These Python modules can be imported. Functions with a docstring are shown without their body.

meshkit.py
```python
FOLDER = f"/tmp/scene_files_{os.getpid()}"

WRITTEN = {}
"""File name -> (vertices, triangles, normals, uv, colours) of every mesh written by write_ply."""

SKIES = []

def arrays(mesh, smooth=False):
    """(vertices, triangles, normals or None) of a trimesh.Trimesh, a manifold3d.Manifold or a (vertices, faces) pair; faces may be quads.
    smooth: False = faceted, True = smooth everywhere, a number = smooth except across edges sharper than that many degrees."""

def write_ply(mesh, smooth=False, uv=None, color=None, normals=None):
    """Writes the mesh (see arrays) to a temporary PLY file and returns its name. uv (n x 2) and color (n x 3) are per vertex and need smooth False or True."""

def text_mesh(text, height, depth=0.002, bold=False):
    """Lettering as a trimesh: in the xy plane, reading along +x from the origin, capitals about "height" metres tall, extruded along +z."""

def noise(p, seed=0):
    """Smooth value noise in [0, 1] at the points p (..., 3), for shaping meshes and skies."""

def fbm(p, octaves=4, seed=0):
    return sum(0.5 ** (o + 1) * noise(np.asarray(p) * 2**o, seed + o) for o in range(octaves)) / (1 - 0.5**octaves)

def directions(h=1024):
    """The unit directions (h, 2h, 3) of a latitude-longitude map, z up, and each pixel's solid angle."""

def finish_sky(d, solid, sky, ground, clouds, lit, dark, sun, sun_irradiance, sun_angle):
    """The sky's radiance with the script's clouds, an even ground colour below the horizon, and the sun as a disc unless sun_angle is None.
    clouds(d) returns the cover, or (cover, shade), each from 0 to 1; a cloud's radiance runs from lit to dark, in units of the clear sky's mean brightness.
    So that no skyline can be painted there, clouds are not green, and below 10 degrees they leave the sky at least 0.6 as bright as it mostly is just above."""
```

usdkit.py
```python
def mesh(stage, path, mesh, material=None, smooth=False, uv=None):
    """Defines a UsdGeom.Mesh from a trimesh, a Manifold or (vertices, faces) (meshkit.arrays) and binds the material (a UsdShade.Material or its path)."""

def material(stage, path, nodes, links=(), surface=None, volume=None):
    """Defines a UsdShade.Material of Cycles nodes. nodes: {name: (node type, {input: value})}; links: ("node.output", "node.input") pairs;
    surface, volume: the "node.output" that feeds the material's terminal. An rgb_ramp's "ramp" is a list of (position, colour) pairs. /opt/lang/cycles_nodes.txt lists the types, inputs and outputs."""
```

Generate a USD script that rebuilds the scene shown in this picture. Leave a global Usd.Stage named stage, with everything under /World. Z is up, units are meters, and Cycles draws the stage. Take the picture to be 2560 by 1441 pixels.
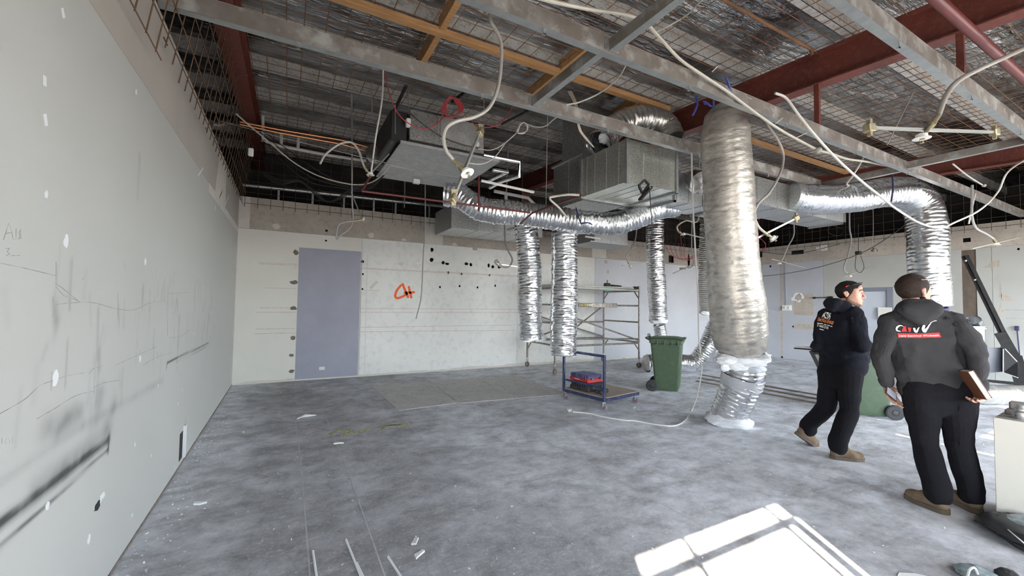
import math, random, numpy as np, trimesh, manifold3d as m3, shapely.geometry as sg, shapely.ops as so
import usdkit, meshkit
from pxr import Usd, UsdGeom, UsdLux, UsdShade, Gf, Sdf, Vt
stage = Usd.Stage.CreateInMemory()
UsdGeom.SetStageUpAxis(stage, UsdGeom.Tokens.z); UsdGeom.SetStageMetersPerUnit(stage, 1.0)
UsdGeom.Xform.Define(stage, '/World'); UsdGeom.Scope.Define(stage, '/World/Looks')
A = np.array
# ---------------------------------------------------------------- camera, sky, sun, exposure
FPX, YAW, PITCH, ROLL = 1036.0, 0.49877, 0.0387, 0.01429
EYE = A([0, 0, 1.5])
EXPOSURE = 0.82
SKY_STRENGTH, SKY_SAT, SUN_STRENGTH = 0.55, 0.45, 7.5
SUN_AZ, SUN_EL = math.radians(32), math.radians(38)
cy, sy = math.cos(YAW), math.sin(YAW)
FWD = A([sy * math.cos(PITCH), cy * math.cos(PITCH), math.sin(PITCH)])
r0 = A([cy, -sy, 0]); u0 = np.cross(r0, FWD)
RGT = r0 * math.cos(ROLL) + u0 * math.sin(ROLL); UPV = -r0 * math.sin(ROLL) + u0 * math.cos(ROLL)
cam = UsdGeom.Camera.Define(stage, '/World/camera')
cam.CreateHorizontalApertureAttr(36.0); cam.CreateVerticalApertureAttr(36.0 * 1441 / 2560)
cam.CreateFocalLengthAttr(36.0 * FPX / 2560); cam.CreateExposureAttr(EXPOSURE)
cam.CreateClippingRangeAttr(Gf.Vec2f(0.05, 1000))
mx = Gf.Matrix4d(1.0)
for i, v in enumerate((RGT, UPV, -FWD, EYE)):
    for j in range(3): mx[i, j] = float(v[j])
cam.AddTransformOp().Set(mx)

dome = UsdLux.DomeLight.Define(stage, '/World/sky')
dome.CreateIntensityAttr(1.0)
sky_mat = usdkit.material(stage, '/World/Looks/sky', {
    'sky': ('sky_texture', {'sky_type': 'multiple_scattering', 'sun_disc': False, 'sun_elevation': SUN_EL, 'sun_rotation': math.pi + SUN_AZ, 'altitude': 50.0}),
    'hs': ('hsv', {'saturation': SKY_SAT}),
    'bg': ('background_shader', {'strength': SKY_STRENGTH})}, [('sky.color', 'hs.color'), ('hs.color', 'bg.color')], surface='bg.background')
UsdShade.MaterialBindingAPI.Apply(dome.GetPrim()).Bind(sky_mat)
sun = UsdLux.DistantLight.Define(stage, '/World/sun')
sun.CreateIntensityAttr(SUN_STRENGTH); sun.CreateAngleAttr(0.53); sun.CreateNormalizeAttr(True); sun.CreateColorAttr(Gf.Vec3f(1.0, 0.91, 0.76))
sd = A([math.sin(SUN_AZ) * math.cos(SUN_EL), math.cos(SUN_AZ) * math.cos(SUN_EL), -math.sin(SUN_EL)])
zx = -sd; xx = np.cross([0, 0, 1], zx); xx /= np.linalg.norm(xx); yy = np.cross(zx, xx)
ms = Gf.Matrix4d(1.0)
for i, v in enumerate((xx, yy, zx)):
    for j in range(3): ms[i, j] = float(v[j])
sun.AddTransformOp().Set(ms)

# a sight line of the photograph met with a plane of the room: gives the real position of a thing whose plane is known
def P(px, py, **k):
    d = FWD + RGT * (px - 1280) / FPX - UPV * (py - 720.5) / FPX
    (ax, v), = k.items()
    if ax == 'd': return EYE + d * v
    i = 'XYz'.index(ax)
    return EYE + d * (v - EYE[i]) / d[i]
def PP(pts, **k): return [P(x, y, **k) for x, y in pts]

# ---------------------------------------------------------------- materials
def M(name, col, rough=0.6, metal=0.0, var=0.0, vs=6.0, col2=None, thr=(0.35, 0.7), bump=0.0, bs=40.0, bd=0.01, stretch=(1, 1, 1), spec=0.5, fine=0.0, fs=60.0, fcol=None, trans=0.0, sheen=0.0, rvar=0.0, det=4.0, coord='geo'):
    """principled material: colour mixed towards col2 by noise, finer specks, noise bump"""
    n = {'p': ('principled_bsdf', {'base_color': col, 'roughness': rough, 'metallic': metal, 'specular_ior_level': spec, 'transmission_weight': trans, 'sheen_weight': sheen})}
    l = []
    if coord == 'geo': n['g'] = ('geometry', {}); src = 'g.position'
    else: n['g'] = ('texture_coordinate', {}); src = 'g.object'
    n['mp'] = ('mapping', {'scale': stretch}); l.append((src, 'mp.vector'))
    last = None
    if col2 is not None:
        n['n'] = ('noise_texture', {'scale': vs, 'detail': det, 'roughness': 0.6}); l.append(('mp.vector', 'n.vector'))
        n['r'] = ('rgb_ramp', {'ramp': [(0, col), (thr[0], col), (thr[1], col2), (1, col2)]}); l.append(('n.fac', 'r.fac'))
        last = 'r.color'
    if fcol is not None:
        n['n2'] = ('noise_texture', {'scale': fs, 'detail': 3.0, 'roughness': 0.6}); l.append(('mp.vector', 'n2.vector'))
        n['r2'] = ('rgb_ramp', {'ramp': [(0, (0, 0, 0)), (0.5, (0, 0, 0)), (0.66, (fine,) * 3), (1, (fine,) * 3)]}); l.append(('n2.fac', 'r2.fac'))
        n['m2'] = ('mix_color', {'a': col, 'b': fcol}); l.append(('r2.color', 'm2.fac'))
        if last: l.append((last, 'm2.a'))
        last = 'm2.result'
    if last: l.append((last, 'p.base_color'))
    if rvar:
        n['n4'] = ('noise_texture', {'scale': vs * 1.7, 'detail': 4.0}); l.append(('mp.vector', 'n4.vector'))
        n['mr'] = ('map_range', {'from_min': 0.3, 'from_max': 0.7, 'to_min': max(rough - rvar, 0.02), 'to_max': rough + rvar}); l += [('n4.fac', 'mr.value'), ('mr.result', 'p.roughness')]
    if bump:
        n['n3'] = ('noise_texture', {'scale': bs, 'detail': 4.0, 'roughness': 0.6}); l.append(('mp.vector', 'n3.vector'))
        n['b'] = ('bump', {'strength': bump, 'distance': bd}); l += [('n3.fac', 'b.height'), ('b.normal', 'p.normal')]
    return usdkit.material(stage, '/World/Looks/' + name, n, l, surface='p.BSDF')

MT = {}
def mk(name, *a, **k): MT[name] = M(name, *a, **k)
mk('paint_white', (0.80, 0.79, 0.755), 0.75, col2=(0.75, 0.745, 0.715), vs=1.3, fcol=(0.5, 0.49, 0.46), fs=9, fine=0.25, bump=0.05, bs=90)
mk('paint_cream', (0.76, 0.735, 0.67), 0.75, col2=(0.72, 0.70, 0.64), vs=1.5, bump=0.05, bs=90)
mk('bare_board', (0.47, 0.42, 0.365), 0.85, col2=(0.40, 0.35, 0.295), vs=2.2, fcol=(0.33, 0.275, 0.225), fs=14, fine=0.5)
mk('bare_left', (0.455, 0.415, 0.37), 0.85, col2=(0.40, 0.365, 0.325), vs=1.2, stretch=(1, 1, 0.5))
mk('filler', (0.66, 0.62, 0.56), 0.8, col2=(0.6, 0.56, 0.51), vs=8)
mk('grey_panel', (0.35, 0.35, 0.42), 0.6, col2=(0.32, 0.32, 0.385), vs=3)
mk('board_blue_shade', (0.60, 0.605, 0.64), 0.7, col2=(0.55, 0.555, 0.59), vs=1.2)  # white board tinted lilac: bluish shade of the far corner put into colour
mk('board_deep_shade', (0.44, 0.45, 0.49), 0.7, col2=(0.40, 0.41, 0.45), vs=1.2)  # darker lilac copy: shade on the right wall put into colour
mk('paint_shaded', (0.43, 0.43, 0.41), 0.7, col2=(0.39, 0.39, 0.37), vs=1.3)  # wall paint darkened because less light reaches the right wall
mk('glue', (0.22, 0.19, 0.16), 0.9, col2=(0.12, 0.1, 0.085), vs=30)
mk('dark_void', (0.018, 0.016, 0.016), 0.9)  # near-black colour standing in for shade inside holes and wall cavities
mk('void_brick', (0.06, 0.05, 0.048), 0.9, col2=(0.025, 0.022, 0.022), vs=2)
mk('chalk_red', (0.50, 0.33, 0.30), 0.9, col2=(0.70, 0.62, 0.57), vs=22)
mk('pencil', (0.22, 0.22, 0.22), 0.7, col2=(0.45, 0.45, 0.44), vs=16)
mk('spray_orange', (0.9, 0.12, 0.015), 0.6)
mk('spray_yellow', (0.58, 0.58, 0.16), 0.9, col2=(0.26, 0.26, 0.2), vs=25, thr=(0.42, 0.55))
mk('galv', (0.58, 0.59, 0.58), 0.34, 0.9, col2=(0.49, 0.50, 0.495), vs=38, det=2, thr=(0.4, 0.6), rvar=0.1)
mk('galv_bright', (0.78, 0.80, 0.745), 0.32, 0.85, col2=(0.52, 0.54, 0.50), vs=75, det=2, thr=(0.4, 0.6))
mk('galv_dull', (0.48, 0.485, 0.48), 0.5, 0.75, col2=(0.40, 0.40, 0.40), vs=12, rvar=0.1, fcol=(0.25, 0.25, 0.25), fs=40, fine=0.4)
mk('galv_stained', (0.28, 0.255, 0.235), 0.6, 0.35, col2=(0.20, 0.17, 0.148), vs=2.6, fcol=(0.48, 0.48, 0.46), fs=5.5, fine=0.8, thr=(0.4, 0.62))
mk('galv_flange', (0.42, 0.435, 0.43), 0.45, 0.75, col2=(0.34, 0.355, 0.35), vs=14)
mk('red_oxide', (0.20, 0.05, 0.037), 0.5, col2=(0.14, 0.038, 0.03), vs=2.5, fcol=(0.25, 0.095, 0.07), fs=24, fine=0.5)
mk('red_pipe', (0.15, 0.024, 0.024), 0.4, col2=(0.10, 0.02, 0.02), vs=9)
mk('rust_wire', (0.25, 0.12, 0.055), 0.75, col2=(0.14, 0.07, 0.04), vs=5)
mk('brown_wire', (0.15, 0.08, 0.042), 0.75, col2=(0.09, 0.055, 0.035), vs=5)
mk('dark_wire', (0.07, 0.05, 0.04), 0.75)
mk('timber', (0.58, 0.33, 0.15), 0.7, col2=(0.46, 0.235, 0.095), vs=6, stretch=(0.6, 4, 4), bump=0.1)
mk('roof_foil', (0.50, 0.50, 0.505), 0.22, 0.97, col2=(0.18, 0.172, 0.17), vs=1.6, thr=(0.40, 0.60), bump=1.0, bs=10, bd=0.07, stretch=(0.3, 1.6, 1), fcol=(0.11, 0.105, 0.10), fs=11, fine=0.55, rvar=0.08)
mk('foil_strip', (0.62, 0.605, 0.58), 0.5, 0.25, col2=(0.47, 0.455, 0.43), vs=4, fcol=(0.2, 0.19, 0.18), fs=26, fine=0.6)
mk('foil', (0.80, 0.81, 0.83), 0.17, 0.98, col2=(0.70, 0.71, 0.73), vs=9, bump=0.18, bs=45, bd=0.01, stretch=(1, 1, 1.6), rvar=0.06)
mk('foil_dusty', (0.50, 0.465, 0.42), 0.33, 0.5, col2=(0.43, 0.40, 0.36), vs=3.5, fcol=(0.20, 0.195, 0.19), fs=7, fine=0.6, bump=0.25, bs=24, bd=0.02, stretch=(1, 1, 1.9), rvar=0.1)
mk('foil_cloudy', (0.62, 0.605, 0.58), 0.28, 0.85, col2=(0.5, 0.48, 0.45), vs=4, bump=0.2, bs=30, bd=0.01)
mk('wool', (0.86, 0.87, 0.89), 0.95, bump=0.6, bs=60, bd=0.02, sheen=0.3)
mk('tape', (0.55, 0.56, 0.58), 0.35, 0.6)
mk('copper', (0.62, 0.28, 0.13), 0.35, 0.9)
mk('white_plastic', (0.78, 0.78, 0.75), 0.4)
mk('cream_cable', (0.55, 0.52, 0.45), 0.5, col2=(0.45, 0.43, 0.37), vs=10)
mk('white_cable', (0.68, 0.66, 0.62), 0.5)
mk('grey_cable', (0.34, 0.33, 0.32), 0.55)
mk('black_cable', (0.025, 0.025, 0.028), 0.5)
mk('red_cable', (0.42, 0.05, 0.06), 0.5)
mk('blue_strap', (0.04, 0.055, 0.28), 0.6)
mk('navy_strap', (0.03, 0.03, 0.09), 0.6)
mk('hose', (0.50, 0.47, 0.43), 0.35, 0.45, bump=0.8, bs=160, bd=0.004)
mk('brass', (0.46, 0.40, 0.26), 0.4, 0.8, col2=(0.34, 0.30, 0.2), vs=30)
mk('zinc', (0.60, 0.60, 0.56), 0.35, 0.85)
mk('black_plastic', (0.022, 0.022, 0.024), 0.45)
mk('black_steel', (0.014, 0.0135, 0.014), 0.55, spec=0.3, col2=(0.03, 0.028, 0.028), vs=8)
mk('scaffold_steel', (0.34, 0.31, 0.275), 0.45, 0.7, col2=(0.20, 0.17, 0.14), vs=12, fcol=(0.5, 0.48, 0.44), fs=30, fine=0.5)
mk('alloy_deck', (0.58, 0.57, 0.52), 0.5, 0.5, col2=(0.45, 0.44, 0.4), vs=9)
mk('rubber_brown', (0.17, 0.12, 0.09), 0.7)
mk('rubber', (0.03, 0.03, 0.032), 0.7)
mk('rubber_grey', (0.20, 0.22, 0.25), 0.6)
mk('hub_red', (0.30, 0.03, 0.05), 0.4)
mk('trolley_blue', (0.014, 0.022, 0.075), 0.35, col2=(0.02, 0.032, 0.10), vs=10, fcol=(0.3, 0.3, 0.32), fs=26, fine=0.25)
mk('plywood', (0.36, 0.29, 0.235), 0.75, col2=(0.27, 0.21, 0.165), vs=9, stretch=(0.7, 5, 1), fcol=(0.45, 0.42, 0.38), fs=20, fine=0.5)
mk('case_blue', (0.035, 0.055, 0.21), 0.45, col2=(0.12, 0.12, 0.18), vs=9)
mk('case_red', (0.52, 0.03, 0.035), 0.4, col2=(0.42, 0.05, 0.05), vs=9)
mk('case_black', (0.02, 0.021, 0.023), 0.5, col2=(0.05, 0.05, 0.05), vs=10)
mk('bin_green', (0.043, 0.074, 0.038), 0.42, col2=(0.052, 0.085, 0.046), vs=5, fcol=(0.10, 0.14, 0.09), fs=18, fine=0.2)
mk('jointing', (0.72, 0.73, 0.74), 0.85)
mk('brown_track', (0.17, 0.14, 0.115), 0.6, 0.2, col2=(0.25, 0.22, 0.19), vs=8)
mk('debris', (0.68, 0.68, 0.66), 0.85)
mk('door_frame', (0.20, 0.21, 0.255), 0.5)
mk('door_leaf', (0.52, 0.55, 0.62), 0.5)
mk('laminate', (0.66, 0.63, 0.56), 0.5, col2=(0.62, 0.59, 0.52), vs=2)
mk('laminate_top', (0.20, 0.18, 0.15), 0.5, col2=(0.3, 0.28, 0.25), vs=9)
mk('stud_brown', (0.15, 0.115, 0.09), 0.75, col2=(0.10, 0.075, 0.06), vs=5)
mk('skin', (0.52, 0.29, 0.21), 0.5, col2=(0.46, 0.23, 0.165), vs=22)
mk('hair_dark', (0.011, 0.008, 0.007), 0.75, spec=0.25, bump=0.6, bs=120, bd=0.005)
mk('hair_brown', (0.020, 0.0115, 0.008), 0.75, spec=0.25, col2=(0.032, 0.018, 0.012), vs=40, bump=0.8, bs=110, bd=0.006)
mk('beard', (0.14, 0.085, 0.06), 0.8, col2=(0.25, 0.14, 0.1), vs=70, bump=0.5, bs=150, bd=0.003)
mk('hoodie_black', (0.008, 0.0085, 0.014), 0.95, spec=0.2, col2=(0.011, 0.0115, 0.018), vs=6, bump=0.25, bs=25, bd=0.02)
mk('hoodie_grey', (0.038, 0.036, 0.038), 0.95, spec=0.2, col2=(0.048, 0.046, 0.048), vs=5, bump=0.25, bs=22, bd=0.02)
mk('trousers', (0.010, 0.0095, 0.012), 0.95, spec=0.15, bump=0.3, bs=20, bd=0.02)
mk('boot', (0.235, 0.165, 0.105), 0.8, spec=0.25, col2=(0.15, 0.10, 0.065), vs=16, bump=0.3, bs=60)
mk('boot_sole', (0.12, 0.09, 0.065), 0.8)
mk('print_white', (0.78, 0.76, 0.70), 0.7)
mk('print_red', (0.55, 0.035, 0.04), 0.7)
mk('print_orange', (0.80, 0.25, 0.06), 0.7)
mk('book_brown', (0.13, 0.05, 0.025), 0.5)
mk('paper', (0.72, 0.69, 0.64), 0.8)
mk('phone_glass', (0.28, 0.27, 0.31), 0.15)
mk('label_navy', (0.02, 0.03, 0.10), 0.5)
mk('label_yellow', (0.75, 0.62, 0.05), 0.5)
mk('asphalt', (0.30, 0.29, 0.28), 0.9, col2=(0.25, 0.245, 0.24), vs=3)
mk('cardboard', (0.33, 0.23, 0.13), 0.85)
mk('clear_bag', (0.30, 0.34, 0.35), 0.25, col2=(0.12, 0.18, 0.2), vs=25)
mk('eye_white', (0.75, 0.72, 0.68), 0.3)
mk('shade_lens', (0.012, 0.012, 0.014), 0.12)
mk('pink_red', (0.75, 0.06, 0.09), 0.4)
mk('paint_teal', (0.30, 0.55, 0.47), 0.6)
# ---------------------------------------------------------------- scene helpers
TAKEN = {}; BASE = {}
def numbered(parent, name):
    k = TAKEN.setdefault((parent, name), -1) + 1; TAKEN[(parent, name)] = k
    return f'{parent}/{name}' if k == 0 else f'{parent}/{name}_{k:03d}'
def tag(prim, label=None, cat=None, group=None, kind=None):
    for k, v in (('label', label), ('category', cat), ('group', group), ('kind', kind)):
        if v: prim.SetCustomDataByKey(k, v)
def thing(name, label, cat, loc=(0, 0, 0), group=None, kind=None):
    p = numbered('/World', name); x = UsdGeom.Xform.Define(stage, p)
    x.AddTranslateOp().Set(Gf.Vec3d(*map(float, loc))); BASE[p] = A(loc, float)
    tag(x.GetPrim(), label, cat, group, kind); return p
def geo(mesh): 
    if isinstance(mesh, MB): mesh = mesh.out()
    if hasattr(mesh, 'to_mesh'): mm = mesh.to_mesh(); mesh = (np.array(mm.vert_properties[:, :3]), np.array(mm.tri_verts))
    if isinstance(mesh, trimesh.Trimesh): mesh = (np.array(mesh.vertices), np.array(mesh.faces))
    return mesh
def part(name, mesh, mat, parent, smooth=30, label=None, kind=None, world=True):
    v, f = geo(mesh); b = BASE.get(parent, np.zeros(3)); p = numbered(parent, name)
    m = usdkit.mesh(stage, p, (A(v) - b if world else A(v), f), '/World/Looks/' + mat, smooth=smooth)
    BASE[p] = b
    tag(m.GetPrim(), label, None, None, kind); return p
def solo(name, mesh, mat, label, cat, group=None, kind=None, smooth=30):
    v, f = geo(mesh); v = A(v); c = (v.min(0) + v.max(0)) / 2; c[2] = v[:, 2].min()
    p = numbered('/World', name); m = usdkit.mesh(stage, p, (v - c, f), '/World/Looks/' + mat, smooth=smooth)
    UsdGeom.Xformable(m).AddTranslateOp().Set(Gf.Vec3d(*map(float, c))); BASE[p] = c
    tag(m.GetPrim(), label, cat, group, kind); return p
def struct(name, mesh, mat, smooth=30): return solo(name, mesh, mat, None, None, kind='structure', smooth=smooth)
def struct_x(name): return thing(name, None, None, kind='structure')
# ---------------------------------------------------------------- geometry helpers
def unit(v): v = A(v, float); return v / max(np.linalg.norm(v), 1e-12)
def rotz(a): c, s = math.cos(a), math.sin(a); return A([[c, -s, 0], [s, c, 0], [0, 0, 1]])
def frame(z, hint=(0, 0, 1)):
    z = unit(z); h = A(hint, float)
    if abs(unit(h) @ z) > 0.97: h = A([1.0, 0, 0]) if abs(z[0]) < .9 else A([0, 1.0, 0])
    x = unit(np.cross(h, z)); return np.stack([x, np.cross(z, x), z], 1)
class MB:
    def __init__(s): s.v, s.f, s.n = [], [], 0
    def add(s, v, f):
        v = A(v, float); f = A(f, int)
        if f.ndim == 2 and f.shape[1] == 4: f = np.vstack([f[:, [0, 1, 2]], f[:, [0, 2, 3]]])
        s.v.append(v); s.f.append(f + s.n); s.n += len(v); return s
    def mesh(s, m): return s.add(*geo(m))
    def out(s): return np.vstack(s.v), np.vstack(s.f)
    def box(s, lo, hi, bev=0.0, R=None, c=None):
        lo, hi = np.minimum(lo, hi).astype(float), np.maximum(lo, hi).astype(float)
        v, f = rbox(lo, hi, bev)
        if R is not None: v = v @ A(R).T
        if c is not None: v = v + A(c)
        return s.add(v, f)
    def bar(s, a, b, w, h=None, hint=(0, 0, 1), bev=0.0):
        """rectangular bar from a to b, w across, h along the hint"""
        a, b = A(a, float), A(b, float); h = h or w; L = np.linalg.norm(b - a); R = frame(b - a, hint)
        return s.box((-w / 2, -h / 2, 0), (w / 2, h / 2, L), bev, R, a)
    def tube(s, pts, r, n=8, cap=True): return s.add(*tube(pts, r, n, cap))
    def cyl(s, a, b, r, n=16, r2=None): return s.add(*tube([a, b], [r, r if r2 is None else r2], n, True))
    def lathe(s, prof, c=(0, 0, 0), ax=(0, 0, 1), n=20):
        prof = A(prof, float); R = frame(ax); th = np.linspace(0, 2 * np.pi, n, endpoint=False)
        v = np.stack([np.outer(prof[:, 0], np.cos(th)), np.outer(prof[:, 0], np.sin(th)), np.repeat(prof[:, 1:2], n, 1)], -1).reshape(-1, 3)
        f = [[i * n + j, i * n + (j + 1) % n, (i + 1) * n + (j + 1) % n, (i + 1) * n + j] for i in range(len(prof) - 1) for j in range(n)]
        return s.add(v @ R.T + A(c), f)
    def prism(s, poly, a, ax, depth):
        """extrude a shapely polygon given in the two axes other than ax (ax 0: YZ, 1: XZ, 2: XY), starting at a along ax"""
        return s.add(*prism(poly, a, ax, depth))
    def ball(s, c, r, k=1):
        m = trimesh.creation.icosphere(k); return s.add(A(m.vertices) * A(r) + A(c), m.faces)
def rbox(lo, hi, b=0.0):
    if b <= 0:
        m = trimesh.creation.box(bounds=[lo, hi]); return A(m.vertices), A(m.faces)
    b = min(b, *(0.45 * (A(hi) - A(lo))))
    pts = []
    for k in range(3):
        for sx in (0, 1):
            for s2 in (0, 1):
                for s3 in (0, 1):
                    sgn = [sx, s2, s3]; p = [lo[i] + b if sgn[i] == 0 else hi[i] - b for i in range(3)]
                    p[k] = lo[k] if sgn[k] == 0 else hi[k]; pts.append(p)
    h = trimesh.convex.convex_hull(A(pts)); return A(h.vertices), A(h.faces)
def prism(poly, a, ax, depth):
    V, F, n = [], [], 0
    for g in getattr(poly, 'geoms', [poly]):
        if g.is_empty or g.area < 1e-9: continue
        m = trimesh.creation.extrude_polygon(g, depth, engine='earcut'); v = A(m.vertices)
        if ax == 2: w = np.stack([v[:, 0], v[:, 1], v[:, 2] + a], 1)
        elif ax == 1: w = np.stack([v[:, 0], a + depth - v[:, 2], v[:, 1]], 1)
        else: w = np.stack([v[:, 2] + a, v[:, 0], v[:, 1]], 1)
        f = A(m.faces)
        V.append(w); F.append(f + n); n += len(w)
    return np.vstack(V), np.vstack(F)
def spline(pts, step=0.05, closed=False):
    """Catmull-Rom through the points, resampled evenly"""
    p = A(pts, float)
    if len(p) == 2: 
        k = max(2, int(np.linalg.norm(p[1] - p[0]) / step) + 1); return p[0] + (p[1] - p[0]) * np.linspace(0, 1, k)[:, None]
    q = np.vstack([2 * p[0] - p[1], p, 2 * p[-1] - p[-2]]); out = []
    for i in range(1, len(q) - 2):
        t = np.linspace(0, 1, 24, endpoint=False)[:, None]; a, b, c, d = q[i - 1:i + 3]
        out.append(0.5 * (2 * b + (c - a) * t + (2 * a - 5 * b + 4 * c - d) * t ** 2 + (3 * b - a - 3 * c + d) * t ** 3))
    out.append(p[-1:]); o = np.vstack(out); L = np.r_[0, np.cumsum(np.linalg.norm(np.diff(o, axis=0), axis=1))]
    k = max(3, int(L[-1] / step) + 1); s = np.linspace(0, L[-1], k)
    return np.stack([np.interp(s, L, o[:, i]) for i in range(3)], 1)
def frames(p):
    t = np.gradient(p, axis=0); t /= np.maximum(np.linalg.norm(t, axis=1, keepdims=True), 1e-12)
    x = frame(t[0])[:, 0]; X = [x]
    for i in range(1, len(p)):
        x = x - t[i] * (x @ t[i]); x = unit(x); X.append(x)
    X = A(X); return X, np.cross(t, X), t
def tube(pts, r, n=8, cap=True, prof=None):
    p = A(pts, float); X, Y, T = frames(p); r = np.broadcast_to(A(r, float), (len(p),)) if np.ndim(r) < 2 else A(r)
    th = np.linspace(0, 2 * np.pi, n, endpoint=False)
    rr = r[:, None] * np.ones(n) if r.ndim == 1 else r
    v = p[:, None] + X[:, None] * (rr * np.cos(th))[..., None] + Y[:, None] * (rr * np.sin(th))[..., None]
    k = len(p); i, j = np.meshgrid(np.arange(k - 1), np.arange(n), indexing='ij'); j2 = (j + 1) % n
    f = np.stack([i * n + j, i * n + j2, (i + 1) * n + j2, (i + 1) * n + j], -1).reshape(-1, 4); f = np.vstack([f[:, [0, 1, 2]], f[:, [0, 2, 3]]]); v = v.reshape(-1, 3)
    if cap:
        v = np.vstack([v, p[:1], p[-1:]]); a, b = len(v) - 2, len(v) - 1
        f = np.vstack([f, [[a, (q + 1) % n, q] for q in range(n)], [[b, (k - 1) * n + q, (k - 1) * n + (q + 1) % n] for q in range(n)]])
    return v, f
def cable(pts, r=0.005, n=6, step=0.05): return tube(spline(pts, step), r, n)
def flex(pts, r, seed=0, step=0.013, n=44, rib=0.028, pitch=0.045, crumple=0.05, cap=False, ends=None):
    """wrinkled flexible duct: spiral ribs with crumpled foil; r a number or radii at the given points"""
    sp = spline(pts, step); k = len(sp); s = np.arange(k) * step
    if np.ndim(r): 
        L = np.r_[0, np.cumsum(np.linalg.norm(np.diff(A(pts, float), axis=0), axis=1))]; r = np.interp(np.linspace(0, L[-1], k), L, r)
    else: r = np.full(k, float(r))
    th = np.linspace(0, 2 * np.pi, n, endpoint=False); S, T = np.meshgrid(s, th, indexing='ij')
    q = np.stack([np.cos(T) * r.mean() * 7, np.sin(T) * r.mean() * 7, S * 16], -1); q2 = np.stack([np.cos(T) * r.mean() * 16, np.sin(T) * r.mean() * 16, S * 42], -1)
    q3 = np.stack([np.cos(T) * r.mean() * 11 + S * 7, np.sin(T) * r.mean() * 11 - S * 5, S * 40], -1); rdg = 1 - np.abs(2 * meshkit.noise(q3, seed + 13) - 1) * 2; jit = np.random.default_rng(seed).normal(0, 1, S.shape)
    big = meshkit.noise(q, seed) - .5; sm = meshkit.noise(q2, seed + 7) - .5; slow = meshkit.noise(q * A([.4, .4, .16]), seed + 3) - .5
    ph = 2 * np.pi * S / pitch + T + 3.0 * big
    ribs = np.abs(np.sin(ph / 2)) - 0.6
    rr = r[:, None] * (1 + rib * ribs * (0.4 + 1.2 * meshkit.noise(q * .6, seed + 5)) + crumple * (big * .7 + sm * .5 + rdg * .42 + .03 * jit) + 0.10 * slow)
    return tube(sp, rr, n, cap)
def wool_ring(c, r, h, seed, ax=(0, 0, 1), lump=0.45, k=3, flat=None):
    m = trimesh.creation.icosphere(k); v = A(m.vertices); d = meshkit.fbm(v * 2.3 + seed * 9.1, 3, seed) - .5; d2 = meshkit.noise(v * 9 + seed, seed) - .5
    v = v * (1 + lump * d + 0.14 * d2)[:, None] * A([r, r, h]); 
    return v @ frame(ax).T + A(c), A(m.faces)
def blobpoly(cx, cz, rx, rz, seed, n=14, jag=0.25):
    g = np.random.default_rng(seed); t = np.linspace(0, 2 * np.pi, n, endpoint=False); k = 1 + jag * (g.random(n) - .5) * 2
    return sg.Polygon(np.stack([cx + rx * k * np.cos(t), cz + rz * k * np.sin(t)], 1)).buffer(0)
def ribbon(pts, w): return sg.LineString(pts).buffer(w / 2, cap_style=2)
def text(s, h, bold=False, depth=0.001):
    m = meshkit.text_mesh(s, h, depth, bold); return A(m.vertices), A(m.faces)
def hull_balls(balls):
    """convex hull of spheres (centre, radius)"""
    return m3.Manifold.batch_hull([m3.Manifold.sphere(r, 20).translate(tuple(map(float, c))) for c, r in balls])
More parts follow.
